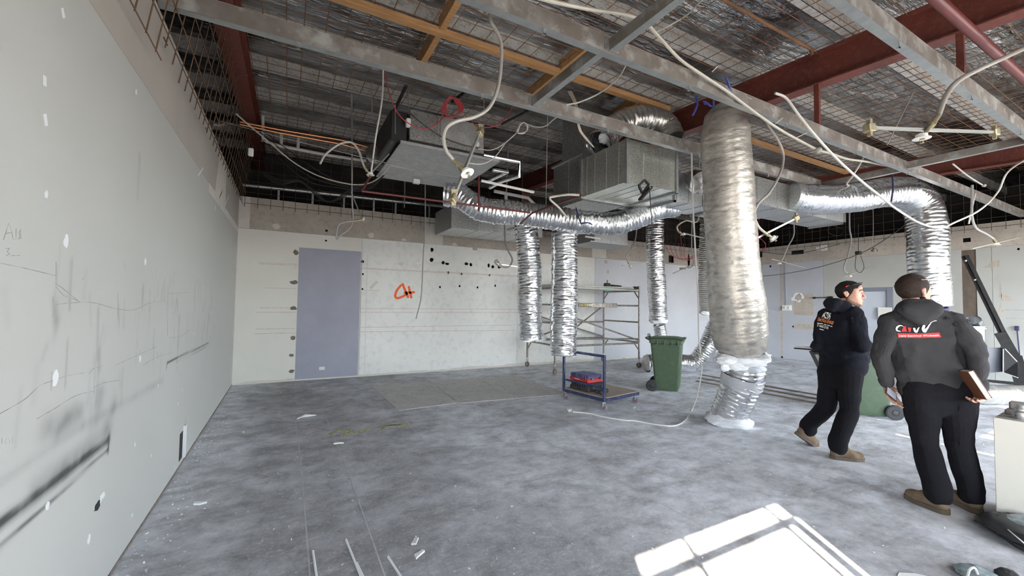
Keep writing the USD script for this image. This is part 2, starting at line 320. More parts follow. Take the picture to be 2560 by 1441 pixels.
def taubin(t, it):
    """smoothing that keeps a vertex where it was if it would fly off"""
    v0 = A(t.vertices).copy(); trimesh.smoothing.filter_taubin(t, lamb=0.5, nu=0.53, iterations=it); v = A(t.vertices); bad = ~(np.linalg.norm(v - v0, axis=1) < .03); v[bad] = v0[bad]; t.vertices = v; return v
def body(chains, edge=0.022, it=12, amp=0.0, ns=9.0, seed=0, keep=None):
    """union of hulls of spheres, refined and smoothed into one surface"""
    u = m3.Manifold.batch_boolean([hull_balls(c) for c in chains], m3.OpType.Add)
    if keep is not None: u = keep(u)
    u = u.refine_to_length(edge); v, f = geo(u); t = trimesh.Trimesh(v, f, process=True)
    v = taubin(t, it)
    if amp: v = v + A(t.vertex_normals) * ((meshkit.fbm(v * ns, 3, seed) - .5) * 2 * amp)[:, None]
    return v, A(t.faces)
# ---------------------------------------------------------------- the room: floor, walls, roof, shopfront
XL, XR, YB, YF = -0.79, 13.1, 8.8, -1.2
ZJ, ZT = 2.79, 3.37           # board joint, top of the boards
zt = lambda y: 4.30 + 0.052 * y   # underside of the purlins
ZB = 3.42                     # underside of the hung galvanised channels
RNG = random.Random(7)

def floor_material():
    n = {'g': ('geometry', {}), 'p': ('principled_bsdf', {'roughness': 0.72, 'specular_ior_level': 0.4}),
         'xyz': ('separate_xyz', {}),
         'big': ('noise_texture', {'scale': 0.75, 'detail': 8.0, 'roughness': 0.66, 'distortion': 0.2}),
         'bigr': ('rgb_ramp', {'ramp': [(0.3, (0.31, 0.302, 0.31)), (0.45, (0.42, 0.417, 0.43)), (0.58, (0.54, 0.543, 0.565)), (0.78, (0.66, 0.668, 0.70))]}),
         'gx': ('map_range', {'from_min': -0.5, 'from_max': 5.5, 'to_min': -0.20, 'to_max': 0.19, 'clamp': True}),  # darker stained left; right side lightened to offset light lost with distance
         'gy': ('map_range', {'from_min': 1.0, 'from_max': 5.0, 'to_min': -0.06, 'to_max': 0.06, 'clamp': True}),  # near floor darkened, far floor lightened: light fall-off balanced in the colour
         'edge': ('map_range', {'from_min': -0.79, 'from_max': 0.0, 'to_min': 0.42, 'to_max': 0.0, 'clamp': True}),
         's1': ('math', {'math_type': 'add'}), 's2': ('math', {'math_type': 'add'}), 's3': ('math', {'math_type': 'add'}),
         'mid': ('noise_texture', {'scale': 4.0, 'detail': 9.0, 'roughness': 0.74, 'distortion': 0.15}),
         'midr': ('rgb_ramp', {'ramp': [(0.33, (0.62, 0.615, 0.61)), (0.5, (1.0, 1.0, 1.0)), (0.66, (1.30, 1.30, 1.31))]}),
         'mul': ('mix_color', {'blend_type': 'multiply', 'fac': 1.0, 'use_clamp': False}),
         'mp': ('mapping', {'scale': (4.0, 8.0, 1.0), 'rotation': (0, 0, 0.4)}),
         'str': ('noise_texture', {'scale': 1.5, 'detail': 8.0, 'roughness': 0.78, 'distortion': 0.15}),
         'strr': ('rgb_ramp', {'ramp': [(0.56, (0, 0, 0)), (0.7, (0.42, 0.42, 0.42))]}),
         'mix2': ('mix_color', {'b': (0.74, 0.745, 0.77)}),
         'mp3': ('mapping', {'scale': (4.0, 8.0, 1.0), 'rotation': (0, 0, 0.1)}),
         'drk': ('noise_texture', {'scale': 0.35, 'detail': 9.0, 'roughness': 0.72, 'distortion': 0.3}),
         'drkr': ('rgb_ramp', {'ramp': [(0.5, (0, 0, 0)), (0.62, (0.55, 0.55, 0.55)), (0.75, (0.75, 0.75, 0.75))]}),
         'mix3': ('mix_color', {'b': (0.22, 0.205, 0.20)}),
         'spk': ('voronoi_texture', {'scale': 9.0, 'randomness': 1.0}),
         'spkr': ('rgb_ramp', {'ramp': [(0.0, (0.9, 0.9, 0.9)), (0.035, (0.9, 0.9, 0.9)), (0.06, (0, 0, 0))]}),
         'spn': ('noise_texture', {'scale': 1.3, 'detail': 2.0}), 'spm': ('map_range', {'from_min': 0.42, 'from_max': 0.6, 'clamp': True}),
         'spx': ('math', {'math_type': 'multiply'}), 'mix4': ('mix_color', {'b': (0.78, 0.78, 0.78)}),
         'fin': ('noise_texture', {'scale': 45.0, 'detail': 6.0, 'roughness': 0.8}),
         'finr': ('rgb_ramp', {'ramp': [(0.54, (0, 0, 0)), (0.68, (0.65, 0.65, 0.65))]}), 'mix5': ('mix_color', {'b': (0.68, 0.68, 0.69)}),
         'b': ('bump', {'strength': 0.25, 'distance': 0.01})}
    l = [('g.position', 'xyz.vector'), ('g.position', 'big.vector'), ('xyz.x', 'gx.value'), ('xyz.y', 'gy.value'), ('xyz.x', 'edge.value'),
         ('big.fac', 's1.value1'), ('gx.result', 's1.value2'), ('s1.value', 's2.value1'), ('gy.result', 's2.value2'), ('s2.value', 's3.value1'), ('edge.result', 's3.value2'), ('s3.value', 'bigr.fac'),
         ('g.position', 'mid.vector'), ('mid.fac', 'midr.fac'), ('bigr.color', 'mul.a'), ('midr.color', 'mul.b'),
         ('g.position', 'mp.vector'), ('mp.vector', 'str.vector'), ('str.fac', 'strr.fac'), ('strr.color', 'mix2.fac'), ('mul.result', 'mix2.a'),
         ('g.position', 'mp3.vector'), ('mp3.vector', 'drk.vector'), ('drk.fac', 'drkr.fac'), ('drkr.color', 'mix3.fac'), ('mix2.result', 'mix3.a'),
         ('g.position', 'spk.vector'), ('spk.distance', 'spkr.fac'), ('g.position', 'spn.vector'), ('spn.fac', 'spm.value'), ('spkr.color', 'spx.value1'), ('spm.result', 'spx.value2'), ('spx.value', 'mix4.fac'), ('mix3.result', 'mix4.a'),
         ('g.position', 'fin.vector'), ('fin.fac', 'finr.fac'), ('finr.color', 'mix5.fac'), ('mix4.result', 'mix5.a'), ('mix5.result', 'p.base_color'), ('mid.fac', 'b.height'), ('b.normal', 'p.normal')]
    usdkit.material(stage, '/World/Looks/concrete', n, l, surface='p.BSDF')
floor_material()
FL = struct_x('floor')
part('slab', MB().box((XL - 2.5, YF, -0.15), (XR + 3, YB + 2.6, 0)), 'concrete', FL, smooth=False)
# old adhesive sheets left on the slab, slightly proud, each its own piece
mk('old_sheet', (0.53, 0.51, 0.485), 0.8, col2=(0.42, 0.40, 0.375), vs=5, fcol=(0.65, 0.64, 0.62), fs=22, fine=0.7, bump=0.3, bs=30)
for k, q in enumerate([[(1.38, 7.75), (1.42, 5.83), (2.30, 5.90), (2.42, 7.72)], [(2.45, 7.72), (2.34, 5.88), (3.28, 5.78), (3.36, 7.70)], [(3.39, 7.70), (3.31, 5.78), (4.20, 5.72), (4.30, 7.66)]]):
    part('old_floor_sheet', prism(sg.Polygon(q), 0.0, 2, 0.006), 'old_sheet', FL, smooth=False)
mk('dust_line', (0.50, 0.50, 0.515), 0.85, col2=(0.36, 0.355, 0.365), vs=6)
for x, y0, y1 in ((.16, 2.2, 6.6), (.52, 1.6, 6.0), (1.37, 4.4, 8.6), (2.55, 1.9, 4.6), (3.6, 2.0, 4.4)): part('dust_line', prism(ribbon([(x, y0), (x + .01, (y0 + y1) / 2), (x - .02, y1)], .009), 0.0003, 2, 0.0007), 'dust_line', FL, smooth=False)
for s in (([(0.45, 5.12), (0.62, 5.25), (0.72, 5.16), (0.60, 5.06), (0.78, 5.08), (0.92, 5.16)], 0.05), ([(1.02, 5.10), (1.18, 5.20), (1.36, 5.13)], 0.035), ([(1.12, 5.26), (1.30, 5.08)], 0.03), ([(1.0, 5.18), (1.42, 5.18)], 0.025)):
    part('yellow_mark', prism(ribbon(spline([(x, y, 0) for x, y in s[0]], 0.03)[:, :2], s[1]), 0.0005, 2, 0.0008), 'spray_yellow', FL, label='faded yellow spray mark')

# ---- left wall: painted lower board with its rub marks, bare plaster band above
def left_board():
    ny, nz = 640, 170
    y, z = np.meshgrid(np.linspace(YF, YB, ny), np.linspace(0, ZJ, nz), indexing='ij'); q = np.stack([y, z, y * 0], -1)
    n1 = meshkit.fbm(q * 5, 4, 1); n2 = meshkit.fbm(q * A([14, 14, 1]), 3, 5); st = np.zeros_like(y)
    def seg(a, b, w, amp, pw=2.0, br=0.5):
        a, b = A(a), A(b); d = b - a; t = np.clip(((y - a[0]) * d[0] + (z - a[1]) * d[1]) / (d @ d), 0, 1)
        ds = np.hypot(y - a[0] - t * d[0], z - a[1] - t * d[1]); return amp * np.exp(-(ds / w) ** pw) * (1 - br + 2 * br * n1)
    for s in (((2.93, .76), (1.9, .765), .020, .95), ((2.93, .80), (2.2, .79), .05, .40), ((2.92, .71), (1.9, .685), .008, .75), ((2.93, .78), (2.93, .70), .012, .9),
              ((2.9, .84), (2.98, .93), .05, .3), ((2.75, .93), (2.78, 1.02), .06, .2), ((6.05, .985), (4.1, 1.01), .008, .85), ((5.9, .955), (4.4, .97), .006, .4), ((4.1, 1.01), (4.08, .965), .01, .7), ((6.05, .985), (6.05, .93), .006, .5),
              ((4.0, .89), (2.6, .92), .025, .17), ((2.6, .92), (1.9, .9), .02, .14), ((2.25, 1.0), (2.55, .985), .05, .33), ((2.35, .96), (2.5, 1.0), .04, .3),
              ((3.2, 2.35), (3.2, 2.1), .02, .16), ((2.4, 1.66), (2.4, 1.45), .008, .25), ((2.7, 1.45), (2.72, 1.2), .012, .2), ((4.9, .33), (4.9, .15), .05, .15), ((4.45, 1.35), (4.45, 1.1), .03, .2)):
        st += seg(*s)
    g = np.random.default_rng(4)
    for _ in range(130):
        a = (g.uniform(1.9, 6.5), g.uniform(1.05, 1.75)); b = (a[0] + g.normal(0, .02), a[1] - g.uniform(.03, .2)); st += seg(a, b, g.uniform(.006, .022), g.uniform(.04, .17))
    st = np.clip(st * (.55 + .9 * n2), 0, .93)
    c = A([0.47, 0.465, 0.435]) * (0.97 + 0.06 * meshkit.fbm(q * 1.2, 3, 9))[..., None]
    c = c * (1 - st[..., None]) + A([0.022, 0.022, 0.024]) * st[..., None]
    v = np.stack([y * 0 + XL, y, z], -1).reshape(-1, 3); i, j = np.meshgrid(np.arange(ny - 1), np.arange(nz - 1), indexing='ij'); a = (i * nz + j).ravel()
    f = np.stack([a, a + nz, a + nz + 1, a + 1], 1)
    return v, np.vstack([f[:, [0, 1, 2]], f[:, [0, 2, 3]]]), c.reshape(-1, 3)
WL = struct_x('wall_left')
v, f, c = left_board()
usdkit.material(stage, '/World/Looks/painted_marked', {'a': ('attribute', {'attribute': 'marks'}), 'p': ('principled_bsdf', {'roughness': 0.62}), 'g': ('geometry', {}), 'n': ('noise_texture', {'scale': 120.0, 'detail': 2.0}), 'b': ('bump', {'strength': 0.06, 'distance': 0.004})},
                [('a.color', 'p.base_color'), ('g.position', 'n.vector'), ('n.fac', 'b.height'), ('b.normal', 'p.normal')], surface='p.BSDF')
pb = part('lower_board', (v, f), 'painted_marked', WL, smooth=True)
UsdGeom.PrimvarsAPI(stage.GetPrimAtPath(pb)).CreatePrimvar('marks', Sdf.ValueTypeNames.Color3fArray, 'vertex').Set(Vt.Vec3fArray.FromNumpy(c.astype(np.float32)))
part('backing', MB().box((XL - .1, YF, 0), (XL - .002, YB, ZT + .03)), 'bare_left', WL, smooth=False)
part('upper_board', MB().box((XL - .002, YF, ZJ + .004), (XL - .0005, YB, ZT + .04)), 'bare_left', WL, smooth=False)
part('joint_filler', prism(sg.Polygon([(6.05, ZJ + .01), (7.0, ZJ + .01), (7.0, ZT + .03), (6.35, ZT + .03)]), XL - .001, 0, .002), 'filler', WL, smooth=False)
part('joint_filler', MB().box((XL, 5.6, 2.70), (XL + .0015, YB, 2.80)), 'painted_marked' if False else 'filler', WL, smooth=False)
part('skirting_line', MB().box((XL, YF, 0), (XL + .004, YB, .018)), 'glue', WL, smooth=False)
for px, py, r in ((165, 603, .022), (363, 655, .02), (350, 898, .02), (138, 948, .028), (118, 1265, .016), (222, 1350, .02), (115, 487, .014), (445, 1010, .012), (455, 975, .012), (337, 1113, .012), (378, 1140, .01), (510, 720, .012), (483, 835, .01), (330, 1290, .012), (395, 965, .01), (436, 1170, .01), (340, 230, .012), (538, 520, .03)):
    q = P(px, py, X=XL); part('filler_spot', prism(blobpoly(q[1], q[2], r * .8, r * 1.1, int(px)), XL - .001, 0, .0025), 'jointing', WL, smooth=False)
for px0, py0, px1, py1 in ((545, 505, 556, 475), (560, 520, 572, 490), (495, 440, 508, 420), (112, 190, 112, 215), (112, 285, 116, 315), (155, 20, 160, 45)):
    part('paint_dab', prism(ribbon([P(px0, py0, X=XL)[1:], P(px1, py1, X=XL)[1:]], .02), XL - .001, 0, .002), 'jointing', WL, smooth=False)
q = P(243, 1266, X=XL); part('hole_shade_patch', prism(blobpoly(q[1], q[2], .035, .022, 3), XL - .001, 0, .003), 'dark_void', WL, smooth=False, label='dark patch painted as the shade of a punched hole')  # flat dark patch on the board, coloured like the shade in a hole
part('torn_paper', prism(blobpoly(q[1] + .05, q[2] + .025, .03, .02, 5, jag=.5), XL - .001, 0, .003), 'jointing', WL, smooth=False)
part('slot_shade_patch', MB().box((XL - .001, 4.68, .06), (XL + .002, 4.80, .30)), 'dark_void', WL, smooth=False, label='dark patch near the floor painted as the shade of a slot')  # no recess here: a dark strip painted for the shade of a slot
part('slot_flange', MB().box((XL - .001, 4.81, .05), (XL + .02, 4.86, .34), .002), 'jointing', WL, smooth=False, label='white strip beside the slot')
def pen(pts, w=.0026): part('pencil_line', prism(ribbon(spline([(XL, *P(x, y, X=XL)[1:]) for x, y in pts], .02)[:, 1:], w), XL - .0005, 0, .0012), 'pencil', WL, smooth=False)
for pts in ([(0, 658), (70, 673), (140, 690)], [(140, 655), (140, 716)], [(138, 708), (165, 728), (200, 757), (190, 750), (160, 740), (140, 718)], [(140, 762), (175, 758), (230, 757), (290, 772), (335, 775), (375, 758), (410, 752)],
            [(133, 742), (131, 795)], [(413, 695), (411, 755)], [(420, 712), (418, 840)], [(420, 735), (450, 733), (475, 731)], [(92, 1048), (140, 1020), (190, 990), (235, 978)], [(235, 945), (235, 985)], [(235, 968), (262, 957), (300, 951)],
            [(0, 1035), (60, 1000), (100, 965), (130, 953), (170, 940), (210, 933)], [(129, 930), (127, 978)], [(222, 935), (235, 922), (260, 915)], [(290, 913), (330, 895), (350, 886), (390, 868)], [(350, 875), (350, 900)], [(356, 914), (394, 893), (432, 882)], [(394, 880), (393, 897)],
            [(425, 845), (450, 842), (475, 826)], [(295, 730), (294, 800)], [(386, 742), (384, 756)], [(205, 700), (212, 690)]): pen(pts)
def scrawl(s, px, py, h, tilt=0.0):
    v, f = text(s, h); q = P(px, py, X=XL); part('pencil_note', (np.stack([XL + .0004 + v[:, 2], q[1] + v[:, 0] * 1.2, q[2] + v[:, 1] + tilt * v[:, 0]], 1), f), 'pencil', WL, smooth=False)
for pts in ([(8, 600), (15, 580), (22, 558), (28, 578), (33, 600)], [(13, 584), (31, 581)], [(40, 572), (39, 600)], [(52, 574), (46, 580), (50, 588), (53, 597), (47, 600), (46, 594), (52, 586), (53, 577), (51, 573)], [(14, 622), (24, 621), (17, 629), (25, 634), (15, 640)], [(29, 640), (30, 630), (34, 639), (36, 630), (39, 640)], [(42, 640), (43, 631), (46, 639), (48, 632), (50, 640)],
            [(4, 1096), (0, 1103), (5, 1110), (9, 1102), (4, 1096)], [(16, 1098), (11, 1104), (17, 1110)], [(22, 1098), (18, 1104), (23, 1109), (24, 1098), (25, 1109)], [(30, 1090), (30, 1108)]): pen(pts, .0022)

# ---- back wall: white boards below, bare band above; real holes cut through
def P2(px, py): q = P(px, py, Y=YB); return q[0], q[2]
def PR(px, py): q = P(px, py, X=XR); return q[1], q[2]
holes = [(1080, 625, .035, .045), (1079, 650, .04, .045), (1108, 657, .04, .04), (1118, 660, .05, .03), (1166, 660, .045, .035), (1177, 662, .035, .04), (1222, 664, .03, .05), (1232, 667, .035, .035), (1248, 668, .045, .035),
         (1121, 682, .024, .026), (1154, 685, .024, .026), (1224, 688, .024, .026), (1100, 718, .024, .026), (1149, 716, .024, .026), (1194, 719, .024, .026), (1238, 715, .024, .026), (816, 577, .025, .022), (815, 602, .02, .016), (906, 654, .03, .03), (907, 686, .022, .022), (906, 723, .018, .02)]
cut = so.unary_union([blobpoly(*P2(a, b), rx, rz, int(a), jag=.18) for a, b, rx, rz in holes] + [sg.box(*(A(P2(1678, 648)) - .11), *(A(P2(1678, 648)) + .11)), blobpoly(*P2(1722, 655), .06, .22, 8)])
WB = struct_x('wall_back')
part('backing', MB().box((XL, YB + .09, 0), (XR, YB + .15, ZT - .02)), 'dark_void', WB, smooth=False)
for a, b, mt in ((XL, 1.315, 'paint_cream'), (1.32, 4.95, 'paint_white'), (4.955, 7.35, 'paint_white'), (7.355, XR, 'board_blue_shade')):  # last board carries painted bluish shade, not a different board colour
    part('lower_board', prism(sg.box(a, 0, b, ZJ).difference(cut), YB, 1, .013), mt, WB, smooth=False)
part('upper_board', prism(sg.box(XL, ZJ + .003, XR, ZT).difference(cut), YB + .001, 1, .013), 'bare_board', WB, smooth=False)
for x0, x1 in ((XL, -.62), (2.62, 3.02), (7.25, 7.75), (9.3, 9.9)): part('joint_filler', MB().box((x0, YB - .001, ZJ + .004), (x1, YB, ZT - .005)), 'filler', WB, smooth=False)
part('joint_filler', MB().box((5.0, YB - .001, 2.52), (7.3, YB, ZJ - .01)), 'paint_cream', WB, smooth=False)
for px, py, rx, rz, nm, mt in ((690, 566, .07, .05, 'filler_patch', 'filler'), (928, 588, .06, .05, 'filler_patch', 'filler'), (1010, 600, .05, .03, 'filler_patch', 'filler'), (1137, 612, .06, .04, 'filler_patch', 'filler'),
                           (740, 631, .05, .045, 'glue_patch', 'glue'), (735, 706, .06, .035, 'glue_patch', 'glue'), (733, 771, .055, .035, 'glue_patch', 'glue'), (732, 846, .04, .04, 'glue_patch', 'glue'), (729, 889, .04, .03, 'glue_patch', 'glue'), (728, 929, .05, .03, 'glue_patch', 'glue'), (738, 670, .03, .012, 'glue_patch', 'filler'),
                           (1003, 660, .06, .035, 'torn_patch', 'filler'), (1187, 623, .07, .03, 'torn_patch', 'bare_board'), (1515, 655, .05, .05, 'torn_patch', 'bare_board'), (1520, 680, .03, .05, 'torn_patch', 'bare_board')):
    part(nm, prism(blobpoly(*P2(px, py), rx, rz, int(px) + 3), YB - .0025, 1, .0025), mt, WB, smooth=False)
part('scraped_gouge', prism(ribbon([P2(925, 722), P2(943, 704)], .055), YB - .002, 1, .002), 'filler', WB, smooth=False)
part('infill_panel', MB().box((.19, YB - .005, .03), (1.305, YB - .0005, 2.515)), 'grey_panel', WB, smooth=False, label='tall flat grey panel infilling a former doorway')
sk = part('wall_socket', MB().box((.60, YB - .012, .18), (.70, YB - .005, .24), .003), 'white_plastic', WB, smooth=False, label='white double power outlet low on the grey panel')
for x in (.615, .665): part('socket_face', MB().box((x, YB - .014, .195), (x + .025, YB - .012, .225), .001), 'paper', sk, smooth=False)
part('edge_strip', MB().box((1.325, YB - .003, .05), (1.335, YB, 2.5)), 'filler', WB, smooth=False)
part('edge_strip', MB().box((1.43, YB - .003, .05), (1.437, YB, 2.5)), 'filler', WB, smooth=False)
for a in ((646, 657, 745, 661), (648, 660, 745, 664), (902, 670, 1298, 690), (902, 672, 1298, 692), (640, 781, 738, 781), (650, 770, 738, 770), (902, 772, 1298, 774), (902, 781, 1298, 782), (637, 835, 738, 833), (640, 823, 738, 822), (900, 819, 1298, 813), (900, 830, 1298, 826), (662, 720, 742, 722), (912, 726, 950, 727)):
    (x0, z0), (x1, z1) = P2(*a[:2]), P2(*a[2:]); part('chalk_line', prism(ribbon([(x0, z0), (x1, z1)], .008), YB - .0012, 1, .0012), 'chalk_red', WB, smooth=False)
for s in ([(1002, 714), (992, 727), (988, 741), (994, 746), (1008, 741), (1017, 735)], [(1007, 711), (1011, 722), (1017, 735), (1020, 743)], [(1012, 733), (1035, 731)], [(1022, 718), (1028, 744)]):
    part('orange_stroke', prism(sg.LineString(spline([(x, 0, z) for x, z in map(lambda t: P2(*t), s)], .02)[:, [0, 2]]).buffer(.024), YB - .0015, 1, .0015), 'spray_orange', WB, smooth=False, label='orange spray-painted scrawl')
part('floor_residue', prism(so.unary_union([blobpoly(x, .02, .35, .035 * RNG.uniform(.5, 1.4), int(x * 97) % 900, jag=.4) for x in np.arange(-.5, 12.8, .33)]).intersection(sg.box(XL, 0, XR, .2)), YB - .002, 1, .002), 'filler', WB, smooth=False)

# ---- right wall with its doorway
WR = struct_x('wall_right')
dy0, dy1, dz = 4.45, 5.55, 2.05
rc = so.unary_union([sg.box(dy0, -.1, dy1, dz), sg.box(*(A(PR(1995, 632)) - A([.15, .05])), *(A(PR(1995, 632)) + A([.18, .07]))), sg.box(*(A(PR(2417, 600)) - A([.06, .05])), *(A(PR(2417, 600)) + A([.06, .04]))), blobpoly(*PR(1996, 744), .10, .11, 6), sg.box(3.05, 1.25, 3.27, 2.83),
                     blobpoly(*PR(2546, 623), .02, .025, 2, jag=.1), blobpoly(*PR(1926, 666), .03, .03, 4), blobpoly(*PR(1985, 817), .05, .03, 4), sg.box(*(A(PR(1896, 635)) - .12), *(A(PR(1896, 635)) + .1))])
part('backing', MB().box((XR + .09, YF, 0), (XR + .15, YB, ZT)), 'dark_void', WR, smooth=False)
for a, b, mt in ((YF, 2.82, 'paint_shaded'), (2.825, 5.95, 'paint_shaded'), (5.955, 7.05, 'board_deep_shade'), (7.11, YB, 'board_deep_shade')):  # all boards here use paint darkened for the weaker light
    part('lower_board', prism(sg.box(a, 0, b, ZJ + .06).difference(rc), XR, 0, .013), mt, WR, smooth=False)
part('upper_board', prism(sg.box(YF, ZJ + .063, YB, ZT).difference(rc), XR - .001, 0, .013), 'bare_board', WR, smooth=False)
part('joint_strip', MB().box((XR - .002, 7.05, .05), (XR + .01, 7.11, ZJ + .05)), 'bare_board', WR, smooth=False)
part('exposed_stud', MB().box((XR + .012, 3.04, 1.2), (XR + .05, 3.28, 2.84)), 'stud_brown', WR, smooth=False, label='brown exposed timber stud in a slot of the wall')
for y0, y1, z0, z1 in ((6.21, 6.74, 1.30, 1.92), (6.21, 6.74, .90, 1.05)): part('bare_patch', MB().box((XR - .0015, y0, z0), (XR, y1, z1)), 'bare_board', WR, smooth=False)
part('broken_rim', prism(blobpoly(*PR(1994, 746), .14, .14, 9, jag=.35).difference(blobpoly(*PR(1996, 744), .09, .10, 6)), XR - .004, 0, .004), 'jointing', WR, smooth=False)
for a in ([(2458, 670), (2480, 655), (2499, 650), (2499, 667)], [(2503, 735), (2520, 740), (2535, 753), (2503, 752)], [(2500, 765), (2512, 775), (2505, 788), (2496, 790)], [(2499, 706), (2504, 706), (2504, 745), (2499, 745)]):
    part('torn_patch', prism(sg.Polygon([PR(*t) for t in a]), XR - .0015, 0, .0015), 'bare_board', WR, smooth=False)
for a, b in (((2515, 796), (2560, 798)), ((2515, 775), (2560, 776))): part('scratch_line', prism(ribbon([PR(*a), PR(*b)], .012), XR - .001, 0, .001), 'pencil', WR, smooth=False)
D1 = struct_x('door_1')
for b in (((XR - .02, dy0, 0), (XR + .1, dy0 + .13, dz)), ((XR - .02, dy1 - .13, 0), (XR + .1, dy1, dz)), ((XR - .02, dy0 + .13, dz - .09), (XR + .1, dy1 - .13, dz))): part('door_frame', MB().box(*b, .006), 'door_frame', D1, smooth=False)
lf = part('door_leaf', MB().box((XR + .02, dy0 + .135, .01), (XR + .06, dy1 - .135, dz - .095), .003), 'door_leaf', D1, smooth=False)
part('door_handle', MB().tube([(XR + .02, dy0 + .2, 1.02), (XR - .03, dy0 + .2, 1.02), (XR - .03, dy0 + .31, 1.02)], .009, 8), 'zinc', lf)

# ---- dark space over and behind the walls
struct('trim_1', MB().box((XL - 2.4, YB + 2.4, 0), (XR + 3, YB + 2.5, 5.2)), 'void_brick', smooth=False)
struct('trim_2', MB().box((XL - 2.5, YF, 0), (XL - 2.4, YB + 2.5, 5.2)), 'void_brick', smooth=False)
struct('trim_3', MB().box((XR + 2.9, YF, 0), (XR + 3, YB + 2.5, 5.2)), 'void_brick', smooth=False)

# ---- roof: crinkled foil over purlins, timber battens, wire mesh
CE = struct_x('ceiling')
def foil_sheet():
    nx, ny = 300, 230
    x, y = np.meshgrid(np.linspace(XL - 2.5, XR + 3, nx), np.linspace(YF, YB + 2.5, ny), indexing='ij'); q = np.stack([x, y, x * 0], -1)
    fold = np.abs(meshkit.fbm(q * A([1.1, 3.4, 1]), 4, 2) - .5); sag = np.sin(((y - .2) / 1.1 % 1.0) * math.pi)
    z = zt(y) + .235 - .07 * sag + .12 * (fold - .1) + .03 * (meshkit.fbm(q * A([7, 13, 1]), 3, 11) - .5); z = np.maximum(z, zt(y) + .1)
    v = np.stack([x, y, z], -1).reshape(-1, 3); i, j = np.meshgrid(np.arange(nx - 1), np.arange(ny - 1), indexing='ij'); a = (i * ny + j).ravel()
    return v, np.stack([a, a + 1, a + ny + 1, a + ny], 1)
fs = foil_sheet(); part('roof_foil', (fs[0], np.vstack([fs[1][:, [0, 1, 2]], fs[1][:, [0, 2, 3]]])), 'roof_foil', CE, smooth=True)
part('roof_deck', MB().box((XL - 2.5, YF - .1, 0), (XR + 3, YB + 2.6, .06), R=A([[1, 0, 0], [0, 1, -.052], [0, .052, 1]]), c=(0, 0, 4.62)), 'void_brick', CE, smooth=False)
for k in range(11):
    y = .2 + 1.1 * k - .35
    if y > YB + 2.3: continue
    z = zt(y); b = MB(); 
    b.box((XL - 2.4, y, z), (XR + 2.9, y + .004, z + .2)); b.box((XL - 2.4, y, z), (XR + 2.9, y + .075, z + .004)); b.box((XL - 2.4, y + .07, z), (XR + 2.9, y + .075, z + .02))
    part('purlin', b, 'foil_strip', CE, smooth=False)
for x0, x1, y in ((-.5, 4.95, 4.22), (5.3, 10.6, 4.3)): part('timber_batten', MB().box((x0, y, zt(y) - .10), (x1, y + .09, zt(y) - .035), .004), 'timber', CE, smooth=False)
for x, y0, y1 in ((1.36, 3.5, 5.3), (2.95, 3.6, 5.2), (4.45, 4.35, 5.4)): part('timber_nogging', MB().box((x, y0, zt(y0) - .03), (x + .07, y1, zt(y1) + .03), .004), 'timber', CE, smooth=False)
# ---- shopfront behind the camera: glazed bays, an added sun-blocking slab outside, slotted to shape floor patches, pavement
FR = struct_x('wall_front')
ops = [sg.box(-.04, .25, 1.365, 2.615), sg.box(-.04, 2.685, 1.43, 2.83), sg.box(1.435, .25, 1.47, 2.66)] + [sg.box(3.4 + 2.4 * i, .08, 5.72 + 2.4 * i, 3.15) for i in range(4)]
part('shopfront_wall', prism(sg.box(XL - 2.5, 0, XR + 3, 4.7).difference(so.unary_union(ops)), YF - .02, 1, .02), 'paint_white', FR, smooth=False)
for x in (.37, 1.27): part('mullion', MB().box((x, YF - .04, .25), (x + .022, YF - .005, 2.83)), 'door_frame', FR, smooth=False)
for i in range(4): part('mullion', MB().box((4.55 + 2.4 * i, YF - .07, .08), (4.58 + 2.4 * i, YF - .03, 3.15)), 'door_frame', FR, smooth=False)
part('sun_blocker', prism(sg.box(1.75, YF - 4.4, 4.20, YF - .1).union(sg.box(4.29, YF - 4.4, XR + 4, YF - .1)).difference(sg.box(5.0, -2.05, 5.9, -1.87)), 3.28, 2, .08), 'paint_white', FR, smooth=False)  # added unseen sun blocker; its gap and slot shape the sunlit floor streaks
struct('ground', MB().box((-60, -60, -.2), (80, YF - .1, -.02)), 'asphalt', smooth=False)
# ---------------------------------------------------------------- steel overhead
def channel_x(name, label, x0, x1, y, z=ZB, h=.125, w=.062, group=None):
    t = thing(name, label, 'steel beam', (x0, y, z))
    part('web', MB().box((x0, y, z), (x1, y + .004, z + h)), 'galv_stained', t, smooth=False)
    part('bottom_flange', MB().box((x0, y - .001, z - .004), (x1, y + w, z)).box((x0, y + w - .004, z), (x1, y + w, z + .018)), 'galv_flange', t, smooth=False)
    part('top_flange', MB().box((x0, y, z + h), (x1, y + w, z + h + .004)), 'galv_dull', t, smooth=False)
    for k, x in enumerate(np.arange(x0 + .8, x1, 1.5)): part('clip', MB().box((x, y + .01, z - .04), (x + .025, y + .014, z - .004)).box((x, y + .01, z - .04), (x + .025, y + .03, z - .036)), 'galv_flange', t, smooth=False)
    return t
def channel_y(name, label, x, y0, y1, z=ZB + .012, h=.085, w=.06):
    t = thing(name, label, 'steel beam', (x, y0, z))
    part('web', MB().box((x, y0, z), (x + .004, y1, z + h)), 'galv_stained', t, smooth=False)
    part('bottom_flange', MB().box((x, y0, z - .004), (x + w, y1, z)).box((x + w - .004, y0, z), (x + w, y1, z + .016)), 'galv_flange', t, smooth=False)
    part('top_flange', MB().box((x, y0, z + h), (x + w, y1, z + h + .004)), 'galv_dull', t, smooth=False)
    for y in (y0 - .004, y1): part('end_cleat', MB().box((x - .04, y, z), (x + .1, y + .004, z + h)), 'galv_dull', t, smooth=False)
    return t
channel_x('channel_beam', 'long galvanised channel beam from the left wall top, passing before the square plenum', XL, 7.45, 3.4)
